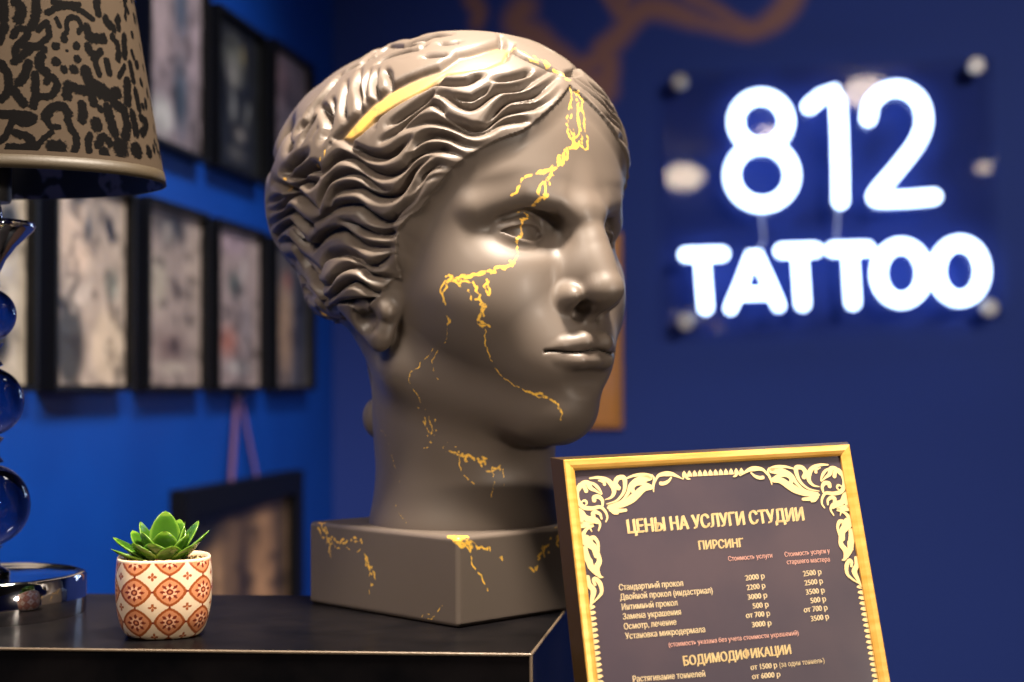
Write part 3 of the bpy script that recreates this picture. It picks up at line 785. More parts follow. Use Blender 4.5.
# far right corner: where the right edge meets the back edge
def meet(a, da, b, db):
    M_ = np.array([[da.x, -db.x], [da.y, -db.y]]); t, _ = np.linalg.solve(M_, [b.x-a.x, b.y-a.y]); return a+da*float(t)
brr = meet(fr_, dR, bl1, dB)
blf = bl1+dB*.50
t_ = empty('counter_riser', (fr_+flf+brr+blf)/4-Vector((0, 0, ZT-LZ))); tag(t_, 'glossy black box riser on the counter carrying the sculpture, plant and lamp', 'display riser')
L_ = Vector(t_.location)
bm = bmesh.new(); cs = [fr_, brr, blf, flf]
lo_ = [bm.verts.new((c.x-L_.x, c.y-L_.y, 0)) for c in cs]; hi_ = [bm.verts.new((c.x-L_.x, c.y-L_.y, ZT-L_.z)) for c in cs]
bm.faces.new(lo_); bm.faces.new(hi_)
for i in range(4): bm.faces.new((lo_[i], lo_[(i+1) % 4], hi_[(i+1) % 4], hi_[i]))
finish(bm, 'box_body', M_blk, t_, bevel=.0012, seg=3)
bm = bmesh.new()  # thin added strips: painted highlight on the front, right and corner edges
for a, b in ((fr_, flf), (fr_, brr)):
    pts_ = [Vector((a.x, a.y, ZT-.0006))-L_, Vector((b.x, b.y, ZT-.0006))-L_]; tube(bm, pts_, .0011, 8)
tube(bm, [Vector((fr_.x, fr_.y, ZT-.0006))-L_, Vector((fr_.x, fr_.y, LZ+.002))-L_], .0011, 8)
finish(bm, 'edge_highlight', M_edge, t_, smooth=True)

# ------------------------------------------------------------------ framed pictures on the left wall
M_fb = mat('black picture frame', srgb(9, 9, 11), .45, 0, .25)
def print_mat(name, rough=.35):
    m = mat(name, (.5, .5, .5), rough, Coat_Weight=.25); a = nd(m, 'ShaderNodeAttribute'); a.attribute_name = 'Col'
    lk(m, a, 'Color', P(m), 'Base Color'); return m
M_pr = print_mat('tattoo photograph print')
def vnoise(x, y, seed):
    r_ = np.random.default_rng(seed); g = r_.random((24, 24)); out = 0; amp = .5; f_ = 1
    for _ in range(3):
        X = (x*f_) % 23; Y = (y*f_) % 23; i = X.astype(int); j = Y.astype(int); u = X-i; v = Y-j; u = u*u*(3-2*u); v = v*v*(3-2*v)
        out = out+amp*(g[i, j]*(1-u)*(1-v)+g[i+1, j]*u*(1-v)+g[i, j+1]*(1-u)*v+g[i+1, j+1]*u*v); amp *= .5; f_ *= 2
    return out
def art(name, w, h, base, blobs, seed, parent, mat_, namp=.35, loc=(0, 0, 0), nx=48, ny=64):
    """picture sheet in the plane y = 0 (x right, z up), colours per vertex"""
    u, v = np.meshgrid(np.linspace(0, 1, nx+1), np.linspace(0, 1, ny+1), indexing='ij')
    c = np.ones(u.shape+(3,))*np.array(srgb(*base))
    for (bu, bv, ru, rv, rot, col, soft) in blobs:
        ca, sa = math.cos(math.radians(rot)), math.sin(math.radians(rot)); x_ = (u-bu); y_ = (v-bv)*h/w
        a = (x_*ca+y_*sa)/ru; b = (-x_*sa+y_*ca)/(rv*h/w); d = np.sqrt(a*a+b*b)
        k = np.clip((1-d)/soft, 0, 1)[..., None]; c = c*(1-k)+np.array(srgb(*col))*k
    n = vnoise(u*7, v*10, seed)[..., None]*2.2-.9
    n2 = vnoise(u*9+3, v*13+5, seed+50)[..., None]; c = c*(1-.55*np.clip((n2-.50)/.10, 0, 1))
    c = np.clip(c*.68*(1+namp*n), 0, 1)
    V = np.stack([loc[0]+(u-.5)*w, np.full(u.shape, loc[1]), loc[2]+(1-v)*h], -1).reshape(-1, 3)
    i = np.arange(V.shape[0]).reshape(nx+1, ny+1)
    Q = np.stack([i[:-1, :-1], i[:-1, 1:], i[1:, 1:], i[1:, :-1]], -1).reshape(-1, 4)
    me = bpy.data.meshes.new(name); me.from_pydata(V.tolist(), [], Q.tolist())
    ca_ = me.color_attributes.new('Col', 'FLOAT_COLOR', 'POINT'); cc = np.ones((V.shape[0], 4), np.float32); cc[:, :3] = c.reshape(-1, 3)
    ca_.data.foreach_set('color', cc.ravel()); me.update()
    return link(name, me, mat_, parent)
def frame_ring(bm, w, h, b, d, back=True, z0=0, bev=0):
    """rectangular moulding, front at y = -d, back at y = 0"""
    for x0, x1, za, zb in ((-w/2, w/2, z0, z0+b), (-w/2, w/2, z0+h-b, z0+h), (-w/2, -w/2+b, z0+b, z0+h-b), (w/2-b, w/2, z0+b, z0+h-b)):
        bx(bm, x0, x1, -d, 0, za, zb)
    if back: bx(bm, -w/2+b, w/2-b, -.006, 0, z0+b, z0+h-b)
LYAW = math.atan2(E2.y, E2.x)+PI             # local +x runs away along the left wall, local -y into the room
def lw(s, z, off=0): return RW(off, s, z)
def depth2s(d): return (CY-d)/.986
K = (38, 38, 42); Wt = (196, 178, 164)
ARTS = {
 'l0': ((196,182,164), [(.80,.30,.16,.16,10,K,.5), (.35,.62,.2,.1,-20,(70,70,80),.5), (.7,.8,.18,.12,30,(40,40,46),.5), (.3,.2,.25,.14,0,(214,196,178),.4)]),
 'l1': ((190,172,158), [(.32,.30,.26,.22,0,(222,196,176),.5),(.35,.07,.16,.05,0,(40,46,58),.6),(.78,.20,.07,.10,-20,(26,30,44),.4),(.48,.22,.08,.12,10,(110,108,110),.7),(.25,.80,.22,.26,0,(70,70,70),.35),(.12,.60,.16,.04,20,(60,56,56),.6),(.75,.80,.26,.22,0,(226,204,180),.4),(.80,.48,.14,.12,0,(140,146,136),.8),(.40,.56,.2,.05,-35,(224,206,192),.5),(.30,.52,.16,.02,-40,(60,60,60),.6)]),
 'l2': ((176,158,150), [(.45,.10,.40,.14,0,(60,62,70),.7),(.40,.15,.14,.1,0,(150,140,134),.6),(.85,.3,.16,.3,0,(196,176,164),.6),(.55,.45,.07,.10,-30,(70,62,62),.6),(.25,.42,.2,.2,0,(188,176,160),.6),(.45,.78,.42,.14,0,(134,112,108),.8),(.5,.90,.34,.05,0,(206,190,176),.6),(.5,.76,.10,.06,20,(84,72,72),.7)]),
 'l3': ((176,156,152), [(.4,.1,.4,.1,0,(184,160,168),.6),(.45,.35,.22,.12,0,(92,104,100),.8),(.3,.72,.3,.14,0,(186,122,104),.8),(.7,.6,.2,.25,0,(160,146,146),.7),(.55,.88,.35,.06,0,(200,190,186),.6),(.62,.3,.1,.2,10,(196,180,176),.6)]),
 'l4': ((110,104,104), [(.35,.6,.25,.5,0,(190,156,124),.6),(.8,.5,.25,.6,0,(60,62,72),.7),(.4,.25,.14,.1,0,(168,110,96),.8)]),
 'u2': ((142,128,134), [(.25,.3,.28,.45,0,(168,150,154),.6),(.62,.20,.16,.22,0,(84,92,110),.6),(.62,.70,.18,.30,0,(80,92,108),.7),(.30,.85,.25,.14,0,(186,182,180),.6),(.85,.4,.12,.4,0,(170,152,160),.7)]),
 'u3': ((34,36,40), [(.45,.25,.30,.20,10,(112,112,104),.8),(.40,.35,.18,.14,0,(130,126,122),.8),(.40,.58,.12,.16,-12,(120,120,120),.8),(.72,.60,.12,.16,14,(110,110,108),.8),(.55,.74,.2,.07,0,(126,120,116),.8),(.5,.88,.3,.08,0,(86,84,82),.8),(.62,.2,.1,.1,0,(150,138,104),.9)]),
 'u4': ((140,124,130), [(.3,.2,.3,.25,0,(160,130,134),.8),(.6,.6,.3,.4,0,(130,122,132),.7),(.2,.8,.2,.1,0,(84,78,84),.7)]),
}
PW, PH_ = .248, .30
def framed(key, d0, z, h, label, seed, top=False):
    d0 -= .032; s0 = depth2s(d0); s1 = depth2s(d0+.245); w = s0-s1
    t = empty('picture_frame', lw((s0+s1)/2, z), LYAW)
    tag(t, label, 'picture', 'framed tattoo photographs on the left wall')
    bm = bmesh.new(); frame_ring(bm, w, h, .009, .030); finish(bm, 'frame', M_fb, t, bevel=.0015)
    b_, bl = ARTS[key]; art('print', w-.016, h-.016, b_, bl, seed, t, M_pr, .42, (0, -.016, .008))
    return t
ZB = CAMZ+.001
framed('l0', 1.635, ZB, PH_, 'black-framed tattoo photograph behind the glass balls of the lamp, lower row', 1)
framed('l1', 1.925, ZB, PH_, 'black-framed print of pale figure with dark bird-like shapes, just right of the lamp stem', 2)
framed('l2', 2.215, ZB, PH_, 'black-framed beige tattoo print with dark top, lower row, right of the widest print', 3)
framed('l3', 2.500, ZB, PH_, 'black-framed pinkish tattoo print directly above the hanging ribbon', 4)
framed('l4', 2.800, ZB, PH_, 'black-framed dark print with a tan strip, lower row, nearest the corner', 5)
framed('u2', 2.215, CAMZ+.387, .31, 'black-framed pale lilac print right beside the lamp shade, upper row', 6)
framed('u3', 2.500, CAMZ+.391, .285, 'black-framed mostly black print with a grey figure, middle of upper row', 7)
framed('u4', 2.790, CAMZ+.395, .29, 'black-framed dusty pink print, upper row, nearest the corner beside the sculpture', 8)

# large frame hung by a ribbon below the lower row
s0, s1 = depth2s(2.33), depth2s(2.93); w = s0-s1
t_ = empty('hanging_frame', lw((s0+s1)/2, CAMZ-.62), LYAW)
tag(t_, 'large black frame with brown woody artwork hung on a pink ribbon behind the plant', 'picture')
bm = bmesh.new(); frame_ring(bm, w, .46, .045, .03); finish(bm, 'frame', M_fb, t_, bevel=.002)
bl = [(.2,.5,.14,.6,0,(150,116,84),.5),(.5,.5,.07,.6,0,(60,44,34),.6),(.72,.5,.16,.7,0,(156,118,84),.6),(.9,.3,.05,.5,0,(70,54,42),.7),(.3,.55,.2,.14,0,(176,134,92),.8),(.12,.05,.25,.22,0,(24,20,20),.5),(.45,.0,.6,.06,0,(24,20,20),.5),(.8,.8,.2,.2,0,(184,138,88),.8)]
M_pd = print_mat('brown art print', .6)
art('print', w-.09, .37, (120, 92, 68), [(a_, b_, c_, d_, e_, tuple(min(255, v*1.25) for v in f_), g_) for a_, b_, c_, d_, e_, f_, g_ in bl], 21, t_, M_pd, .45, (0, -.012, .045))
M_rb = mat('dusty pink ribbon', srgb(122, 88, 128), .6)
bm = bmesh.new()
def ribbon(bm, a, b, wd, th=.0015):
    a = Vector(a); b = Vector(b); d = (b-a).normalized(); s = Vector((d.z, 0, -d.x)).normalized()*wd/2; n = Vector((0, th, 0))
    vs_ = [bm.verts.new(p) for p in (a-s, a+s, b+s, b-s, a-s-n, a+s-n, b+s-n, b-s-n)]
    for f_ in ((3,2,1,0),(4,5,6,7),(0,1,5,4),(1,2,6,5),(2,3,7,6),(3,0,4,7)): bm.faces.new([vs_[i] for i in f_])
ribbon(bm, (-.06, -.012, .455), (-.015, -.006, .612), .02); ribbon(bm, (.075, -.012, .455), (.0, -.006, .612), .010)
finish(bm, 'ribbon', M_rb, t_)
bm = bmesh.new(); lathe(bm, [(.006, 0), (.006, .014), (.004, .016)], 16)
for v in bm.verts: v.co = Vector((v.co.x-.008, -v.co.z, v.co.y+.612))
finish(bm, 'nail', mat('steel nail', (.5, .5, .5), .3, 1), t_)

# gilded plaque on the far wall, seen past the chin
M_gp = mat('gold leaf plaque', srgb(205, 150, 70), .35, .5); varied(M_gp, srgb(214, 142, 40), srgb(190, 140, 110), 6, 4)
c0 = wp(556, 428, .02); c1 = wp(621, 232, .02)
t_ = empty('wall_plaque', RW((c0[0]+c1[0])/2, 0.001, c0[1]), RYAW); tag(t_, 'gilded upright panel on the blue far wall, peeking out behind the chin of the sculpture', 'wall panel')
bm = bmesh.new(); w = abs(c1[0]-c0[0]); h = c1[1]-c0[1]; frame_ring(bm, w, h, .012, .02); finish(bm, 'frame', mat('dull gold frame', srgb(176, 120, 60), .4, .5), t_, bevel=.001)
bm = bmesh.new(); bx(bm, -w/2+.012, w/2-.012, -.013, -.006, .012, h-.012); finish(bm, 'gilded_panel', M_gp, t_, bevel=.001)

# ------------------------------------------------------------------ neon sign on a clear panel
def npx(px, py, off): return on_plane(px, py, RW(0, off, 0), E2)
PC = [npx(668, 334, .05), npx(1001, 320, .05), npx(993, 58, .05), npx(664, 73, .05)]
t_ = empty('neon_sign', (PC[0]+PC[1])/2, RYAW); tag(t_, 'glowing white neon sign reading 812 TATTOO on a clear panel', 'neon sign')
L_ = Vector(t_.location); RI = Matrix.Rotation(-RYAW, 3, 'Z')
def nl(px, py, off): return RI @ (npx(px, py, off)-L_)
M_ac = bpy.data.materials.new('clear acrylic'); M_ac.use_nodes = True; nt = M_ac.node_tree; nt.nodes.clear()
out = nd(M_ac, 'ShaderNodeOutputMaterial'); tr = nd(M_ac, 'ShaderNodeBsdfTransparent'); gl = nd(M_ac, 'ShaderNodeBsdfGlossy', Roughness=.02); mxs = nd(M_ac, 'ShaderNodeMixShader')
tr.inputs['Color'].default_value = (.93, .93, .97, 1)
fz = nd(M_ac, 'ShaderNodeFresnel', IOR=1.49); lk(M_ac, fz, 'Fac', mxs, 'Fac'); lk(M_ac, tr, 0, mxs, 1); lk(M_ac, gl, 0, mxs, 2); lk(M_ac, mxs, 0, out, 'Surface')
bm = bmesh.new(); q = [RI @ (p-L_) for p in PC]
a_ = [bm.verts.new(p) for p in q]; b_ = [bm.verts.new(p+Vector((0, .005, 0))) for p in q]
bm.faces.new(a_); bm.faces.new(b_)
for i in range(4): bm.faces.new((a_[i], a_[(i+1) % 4], b_[(i+1) % 4], b_[i]))
finish(bm, 'clear_panel', M_ac, t_)['label'] = 'clear acrylic backing panel'
M_st = mat('brushed steel standoff', (.38, .36, .36), .5, .7)
for (px, py) in ((680, 82), (976, 66), (686, 322), (989, 308)):
    bm = bmesh.new(); lathe(bm, [(.008, .045), (.008, 0), (.019, 0), (.019, -.006), (.016, -.009)], 32)
    c = nl(px, py, .05)
    for v in bm.verts: v.co = Vector((v.co.x+c.x, v.co.z+c.y, v.co.y+c.z))
    finish(bm, 'standoff', M_st, t_, smooth=True, auto=.6)
M_ne = bpy.data.materials.new('white neon tube'); M_ne.use_nodes = True; P(M_ne).inputs['Base Color'].default_value = (.9, .93, 1, 1)
P(M_ne).inputs['Emission Color'].default_value = (.52, .70, 1, 1); P(M_ne).inputs['Emission Strength'].default_value = NEON_E = 5.5
def circ(cx, cy, rx, ry, n=28): return [(cx+rx*math.cos(2*PI*i/n), cy+ry*math.sin(2*PI*i/n)) for i in range(n)]
NS = (640, 40, 2.273)
LET = {
 'digit_eight': [(True, circ(275,185,58,57)), (True, circ(277,307,69,67))],
 'digit_one': [(False, [(385,150),(412,128),(440,115),(450,140),(453,200),(455,280),(456,366)])],
 'digit_two': [(False, [tuple(v) for v in spline([(519,178),(528,140),(562,113),(600,112),(635,138),(646,185),(630,232),(588,288),(540,345),(536,360),(555,363)], 4)]+[(610,361),(668,356)])],
 'letter_t': [(False, [(104,488),(186,486)]), (False, [(140,487),(144,540),(149,608)])],
 'letter_a': [(False, [(206,610),(232,548),(256,484),(262,484),(290,545),(315,604)]), (False, [(232,578),(290,576)])],
 'letter_t ': [(False, [(322,479),(398,477)]), (False, [(362,478),(366,540),(370,600)])],
 'letter_t  ': [(False, [(438,476),(516,474)]), (False, [(477,475),(480,535),(484,597)])],
 'letter_o': [(True, circ(594,530,52,63))],
 'letter_o ': [(True, circ(727,525,52,64))],
}
for nm, strokes in LET.items():
    bm = bmesh.new()
    for closed, pts in strokes:
        q = [nl(*c, .072) for c in crop(*NS, pts)]
        tube(bm, q, .0150 if 'digit' in nm else .0122 if nm == 'letter_a' else .0144, 14, closed=closed)
    finish(bm, nm.strip(), M_ne, t_, smooth=True)
M_cb = mat('clear cable', (.5, .5, .6), .3)
for pts in ([(760, 205), (764, 240), (752, 262)], [(838, 208), (836, 245)]):
    bm = bmesh.new(); tube(bm, [nl(*c, .06) for c in pts], .002, 8); finish(bm, 'power_cable', M_cb, t_, smooth=True)
# ------------------------------------------------------------------ table lamp at the left edge
LX = at(-12, 400, 1.08); LAX = Vector((LX.x, 1.08, ZT))
lamp = empty('table_lamp', LAX); tag(lamp, 'table lamp with black velvet damask shade, glass balls and chrome foot', 'lamp')
M_ch = mat('polished chrome', (.82, .80, .80), .06, 1)
M_gl = mat('smoky crystal glass', srgb(112, 110, 134), .0, 0, .5, Transmission_Weight=1.0, IOR=1.5)
def part(name, m, prof, par=lamp, n=96, auto=.7, sx=1, sy=1):
    bm = bmesh.new(); lathe(bm, prof, n, sx, sy); return finish(bm, name, m, par, smooth=True, auto=auto)
part('base', M_ch, [(.0715, 0), (.072, .002), (.072, .0275), (.0705, .0295), (.066, .0302), (.064, .0296), (.0, .0310)])
def ballp(z, r, n=28): return [(max(r*math.sin(PI*i/n), 1e-5), z-r*math.cos(PI*i/n)) for i in range(n+1)]
part('stem', M_ch, [(.014, .030), (.017, .0315), (.010, .035), (.008, .047), (.012, .0505)], auto=1)
for z, r in ((.081, .0312), (.159, .0262), (.2245, .0202)):
    part('glass_ball', M_gl, ballp(z, r), n=64, auto=3)
for z0, z1, rr in ((.1115, .1335, .009), (.1845, .205, .0085)):
    part('chrome_collar', M_ch, [(rr*.7, z0), (rr*1.3, z0+.002), (rr*.6, (z0+z1)/2), (rr*1.3, z1-.002), (rr*.7, z1)], n=48, auto=1)
part('cup', M_ch, [(.006, .2435), (.008, .246), (.0075, .256), (.012, .266), (.020, .277), (.028, .285), (.032, .289), (.0335, .292), (.032, .295), (.024, .2955), (.010, .296), (.008, .31)], auto=1)
part('lamp_holder', mat('black plastic', (.02, .02, .02), .4), [(.015, .31), (.016, .312), (.016, .36), (.013, .365)], n=40)
part('bulb', mat('frosted bulb', (.8, .8, .78), .3, Transmission_Weight=.3), ballp(.405, .028)[3:]+[(.0001, .433)], n=40, auto=3)
# shade: oval, velvet pattern carried by a fine grid
RX0, RY0, RX1, RY1, ZS0, ZS1 = .132, .086, .094, .060, .324, .545
def shade_pt(th, f, off=0):
    return ((RX0+(RX1-RX0)*f+off)*math.cos(th), (RY0+(RY1-RY0)*f+off)*math.sin(th), ZS0+(ZS1-ZS0)*f)
NT, NZ = 720, 230
th = np.linspace(0, 2*PI, NT, endpoint=False); fz_ = np.linspace(0, 1, NZ)
TH, FZ = np.meshgrid(th, fz_, indexing='ij')
SVx = (RX0+(RX1-RX0)*FZ)*np.cos(TH); SVy = (RY0+(RY1-RY0)*FZ)*np.sin(TH); SVz = ZS0+(ZS1-ZS0)*FZ
# traced velvet motifs (photograph frame, scale 3.25): strokes and radii
SH = (0, 0, 3.25)
DAM = [(16,[(8,8),(12,60)]),(17,[(50,5),(68,30),(60,62)]),(15,[(115,0),(115,45),(104,85)]),(9,[(150,42),(195,22),(245,28),(300,62)]),(8,[(170,6),(210,12),(255,14)]),(12,[(310,0),(318,42)]),
 (14,[(14,90),(-4,135)]),(11,[(42,118),(55,96),(82,96),(88,115),(66,138),(50,160),(52,190)]),(10,[(122,98),(152,74),(155,118),(132,140)]),(12,[(82,150),(112,150),(142,160)]),(12,[(45,202),(92,166)]),
 (15,[(130,182),(126,215),(150,235)]),(13,[(92,206),(76,250),(60,270)]),(12,[(5,208),(28,250),(24,300),(4,322)]),(14,[(42,292),(76,336)]),(12,[(110,242),(114,300),(108,345)]),
 (11,[(115,312),(162,312),(186,275),(164,250),(148,268)]),(8,[(180,62),(190,86)]),(9,[(215,62),(240,56),(261,85),(252,106)]),(8,[(215,62),(214,98),(200,122)]),
 (13,[(180,150),(181,150)]),(12,[(205,128),(206,128)]),(13,[(242,150),(243,150)]),(13,[(250,192),(251,192)]),(15,[(235,226),(236,226)]),(13,[(205,226),(206,226)]),(14,[(180,200),(181,200)]),(5,[(212,166),(213,166)]),
 (12,[(280,92),(290,122),(332,126)]),(10,[(340,62),(362,92)]),(9,[(360,120),(364,122)]),(13,[(286,152),(300,190)]),(9,[(325,166),(306,200),(320,240)]),
 (13,[(276,232),(292,268),(330,290),(350,312)]),(9,[(345,200),(352,236)]),(5,[(402,216),(380,250)]),(14,[(215,312),(220,278),(252,290),(288,300),(300,335)]),(11,[(315,296),(342,310),(382,300)]),
 (9,[(325,355),(326,355)]),(16,[(312,400),(312,410)]),(14,[(145,382),(165,352),(200,346),(220,370)]),(9,[(150,388),(160,410),(186,412)]),(15,[(265,340),(266,388)]),
 (11,[(215,386),(226,420),(246,442),(240,492)]),(13,[(0,372),(60,372),(108,382),(80,400),(50,388)]),(9,[(40,392),(20,440),(0,460)]),(13,[(50,432),(94,450),(88,480),(30,480)]),
 (8,[(165,430),(130,460),(112,490)]),(20,[(170,475),(195,477)]),(11,[(286,440),(284,490)]),(9,[(315,472),(330,446),(355,465)]),(13,[(335,496),(337,496)]),
 (11,[(345,352),(354,390),(370,430)]),(9,[(370,336),(400,360),(410,412),(405,445)]),(8,[(430,372),(442,430)]),(6,[(455,382),(475,402),(460,432)]),(16,[(388,480),(394,482)]),(11,[(440,488),(443,490)]),(8,[(480,492),(482,494)]),
 (10,[(410,268),(410,330)]),(8,[(380,140),(382,190)]),(7,[(440,300),(450,350)]),(8,[(400,120),(402,180)]),(8,[(380,60),(384,90)]),(7,[(420,210),(430,260)])]
def shade_hit(px, py):
    """photograph point -> (angle, height fraction) on the shade's near side"""
    d = ray(px, py); o = Vector((0, 0, CAMZ))-LAX
    best = None
    for t in np.linspace(.80, 1.08, 140):
        p = o+d*float(t); f_ = (p.z-ZS0)/(ZS1-ZS0); rx = RX0+(RX1-RX0)*f_; ry = RY0+(RY1-RY0)*f_
        if (p.x/rx)**2+(p.y/ry)**2 <= 1: return math.atan2(p.y/ry, p.x/rx), f_
    return None
RM = .115
ds_, dw_ = [], []
for r, pts in DAM:
    q = [shade_hit(*c) for c in crop(*SH, [tuple(v) for v in spline(pts, 3)])]
    q = [c for c in q if c is not None]
    GW = 1+1.3*max(0, (max(p_[0] for p_ in pts)/3.25-88)/50)
    for a, b in zip(q, q[1:]):
        for base in range(4):
            off = base*PI/2
            ds_.append(((a[0]+off)*RM, a[1]*(ZS1-ZS0), 0)); ds_.append(((b[0]+off)*RM, b[1]*(ZS1-ZS0), 0)); dw_.append(r/3.25/F*1.25*GW)
ds_ = np.array(ds_).reshape(-1, 2, 3); dw_ = np.array(dw_)
# fold the angle so that every stroke is measured both ways round
Q = []
for sh in (-2*PI*RM, 0, 2*PI*RM):
    e = ds_.copy(); e[..., 0] += sh; Q.append(e)
e_all = np.concatenate(Q); w_all = np.tile(dw_, 3)
keep = (e_all[:, :, 0].max(1) > -.05) & (e_all[:, :, 0].min(1) < 2*PI*RM+.05)
# small buds fill the gaps between the traced motifs
bud, bw_ = [], []
e0 = e_all[keep]; r_b = np.random.default_rng(9)
for _ in range(900):
    c_ = np.array([r_b.uniform(0, 2*PI*RM), r_b.uniform(.012, ZS1-ZS0), 0.]); a_b = r_b.uniform(0, PI); l_b = r_b.uniform(.0, .003)
    q_ = np.array([[c_-l_b*np.array([math.cos(a_b), math.sin(a_b), 0]), c_+l_b*np.array([math.cos(a_b), math.sin(a_b), 0])+1e-6]])
    allq = e0 if not bud else np.concatenate([e0, np.array(bud)])
    gap = seg_dist(q_[0], allq).min()
    if gap > .0056: bud.append(q_[0]); bw_.append(min(.0036, gap-.0032))
e_all = np.concatenate([e0, np.array(bud)]); w_all = np.concatenate([w_all[keep], np.array(bw_)]); keep = np.ones(len(e_all), bool)
Pq = np.stack([TH.ravel()*RM, FZ.ravel()*(ZS1-ZS0), np.zeros(TH.size)], 1)
dm = vein_field(Pq, e_all[keep], w_all[keep]).reshape(NT, NZ)
# rows above the traced field: repeat it by mirroring upwards
cut = int(NZ*.60)
for k in range(cut, NZ): dm[:, k] = dm[:, max(2*cut-k, 0)]
dm[:, FZ[0] < .055] = 9
M_sh = mat('damask shade', (.3, .25, .2), .8)
a_ = nd(M_sh, 'ShaderNodeAttribute'); a_.attribute_name = 'velvet'; tc = nd(M_sh, 'ShaderNodeTexCoord'); n_ = nd(M_sh, 'ShaderNodeTexNoise', Scale=500., Detail=2.)
lk(M_sh, tc, 'Object', n_, 'Vector'); ad = nd(M_sh, 'ShaderNodeMath', operation='MULTIPLY_ADD'); ad.inputs[1].default_value = .9; lk(M_sh, n_, 'Fac', ad, 0); lk(M_sh, a_, 'Fac', ad, 2)
mr = nd(M_sh, 'ShaderNodeMapRange'); mr.inputs['From Min'].default_value = 1.5; mr.inputs['From Max'].default_value = 1.3; lk(M_sh, ad, 0, mr, 'Value')
mx = nd(M_sh, 'ShaderNodeMix', data_type='RGBA'); mx.inputs[6].default_value = (*srgb(56, 47, 38), 1); mx.inputs[7].default_value = (*srgb(3, 2, 2), 1)
M_sh.node_tree.links.new(mr.outputs['Result'], mx.inputs[0]); M_sh.node_tree.links.new(mx.outputs[2], P(M_sh).inputs['Base Color'])
P(M_sh).inputs['Sheen Weight'].default_value = .0; P(M_sh).inputs['Specular IOR Level'].default_value = .05; P(M_sh).inputs['Sheen Roughness'].default_value = .35; P(M_sh).inputs['Sheen Tint'].default_value = (1, .8, .6, 1)
bp = nd(M_sh, 'ShaderNodeBump', Strength=.5, Distance=.0006); lk(M_sh, mr, 'Result', bp, 'Height'); lk(M_sh, bp, 'Normal', P(M_sh), 'Normal')
V = np.stack([SVx, SVy, SVz], -1).reshape(-1, 3); i_ = np.arange(NT*NZ).reshape(NT, NZ); i2 = np.roll(i_, -1, 0)
Qs = np.stack([i_[:, :-1], i2[:, :-1], i2[:, 1:], i_[:, 1:]], -1).reshape(-1, 4)
me = bpy.data.meshes.new('lamp_shade'); me.from_pydata(V.tolist(), [], Qs.tolist()); me.polygons.foreach_set('use_smooth', [True]*len(me.polygons))
at_ = me.attributes.new('velvet', 'FLOAT', 'POINT'); at_.data.foreach_set('value', dm.ravel().astype(np.float32)); me.update()
shade = link('lamp_shade', me, M_sh, lamp); shade['label'] = 'oval shade of black velvet scrollwork on taupe satin'
# lining and rim bands
M_li = mat('dark lining', srgb(30, 30, 38), .5); varied(M_li, srgb(14, 14, 18), srgb(92, 92, 120), 45, 2, .5, .56)  # pale blotches paint light coming through the shade into the lining's colour
bm = bmesh.new(); rings = []
for off in (-.0012,):
    for f_ in (0.0, 1.0): rings.append([bm.verts.new(shade_pt(2*PI*k/120, f_, off)) for k in range(120)])
for a, b in zip(rings, rings[1:]):
    for k in range(120): bm.faces.new((a[k], a[(k+1) % 120], b[(k+1) % 120], b[k]))
finish(bm, 'lining', M_li, shade, smooth=True)
M_bd = mat('taupe shade trim', srgb(54, 46, 34), .5, 0, .3); bumpy(M_bd, 600, .3, 3, .0005)
for nm, f0, f1 in (('bottom_trim', -.002, .042), ('top_trim', .96, 1.004)):
    bm = bmesh.new(); rings = []
    for f_, off in ((f0, -.0014), (f0, .0006), ((f0+f1)/2, .0009), (f1, .0006), (f1, .0002)): rings.append([bm.verts.new(shade_pt(2*PI*k/160, f_, off)) for k in range(160)])
    for a, b in zip(rings, rings[1:]):
        for k in range(160): bm.faces.new((a[k], a[(k+1) % 160], b[(k+1) % 160], b[k]))
    finish(bm, nm, M_bd, shade, smooth=True)
bm = bmesh.new()
for k in range(3):
    a = 2*PI*k/3+.4; tube(bm, [(0, 0, .37), (RX0*.45*math.cos(a), RY0*.45*math.sin(a), .355), ((RX0-.012)*math.cos(a), (RY0-.008)*math.sin(a), .345)], .0015, 8)
finish(bm, 'shade_carrier', M_ch, shade, smooth=True)

# ------------------------------------------------------------------ potted succulent
PX = at(164, 590, .985); PO = Vector((PX.x, .985, ZT))
pot_t = empty('potted_succulent', PO, .25); tag(pot_t, 'small green succulent in a cream pot with orange tile pattern', 'plant')
NTp, NZp = 480, 170
prof = [(.0, .0008), (.020, .0), (.0255, .0012), (.0288, .0060), (.0312, .0130), (.0328, .0230), (.0334, .0340), (.0330, .0450), (.0322, .0530)]
pr = np.array(spline(prof, 12)); L = np.r_[0, np.cumsum(np.linalg.norm(np.diff(pr, axis=0), axis=1))]
sL = np.linspace(0, L[-1], NZp); pr_r = np.interp(sL, L, pr[:, 0]); pr_z = np.interp(sL, L, pr[:, 1])
th = np.linspace(0, 2*PI, NTp, endpoint=False)
sq = (np.abs(np.cos(th))**2.7+np.abs(np.sin(th))**2.7)**(-1/2.7)
X = pr_r[None]*(np.cos(th)*sq)[:, None]*.97; Y = pr_r[None]*(np.sin(th)*sq)[:, None]*.97; Z = np.broadcast_to(pr_z[None], X.shape)
nrep = 9
u = (th*nrep/(2*PI)+.1)[:, None]+np.zeros_like(X); v = (Z-.0125)/.0203
a = u-np.round(u); b = v-np.round(v)
rr = (np.abs(a)**1.4+np.abs(b)**1.4)**(1/1.4)*.97; rq = np.hypot(a, b); an = np.arctan2(b, a)
R_ = .47
cream = np.array(srgb(224, 198, 166)); org = np.array(srgb(206, 134, 92)); brn = np.array(srgb(150, 74, 30)); red = np.array(srgb(116, 40, 26)); pch = np.array(srgb(240, 180, 140))
C_ = np.ones(X.shape+(3,))*cream
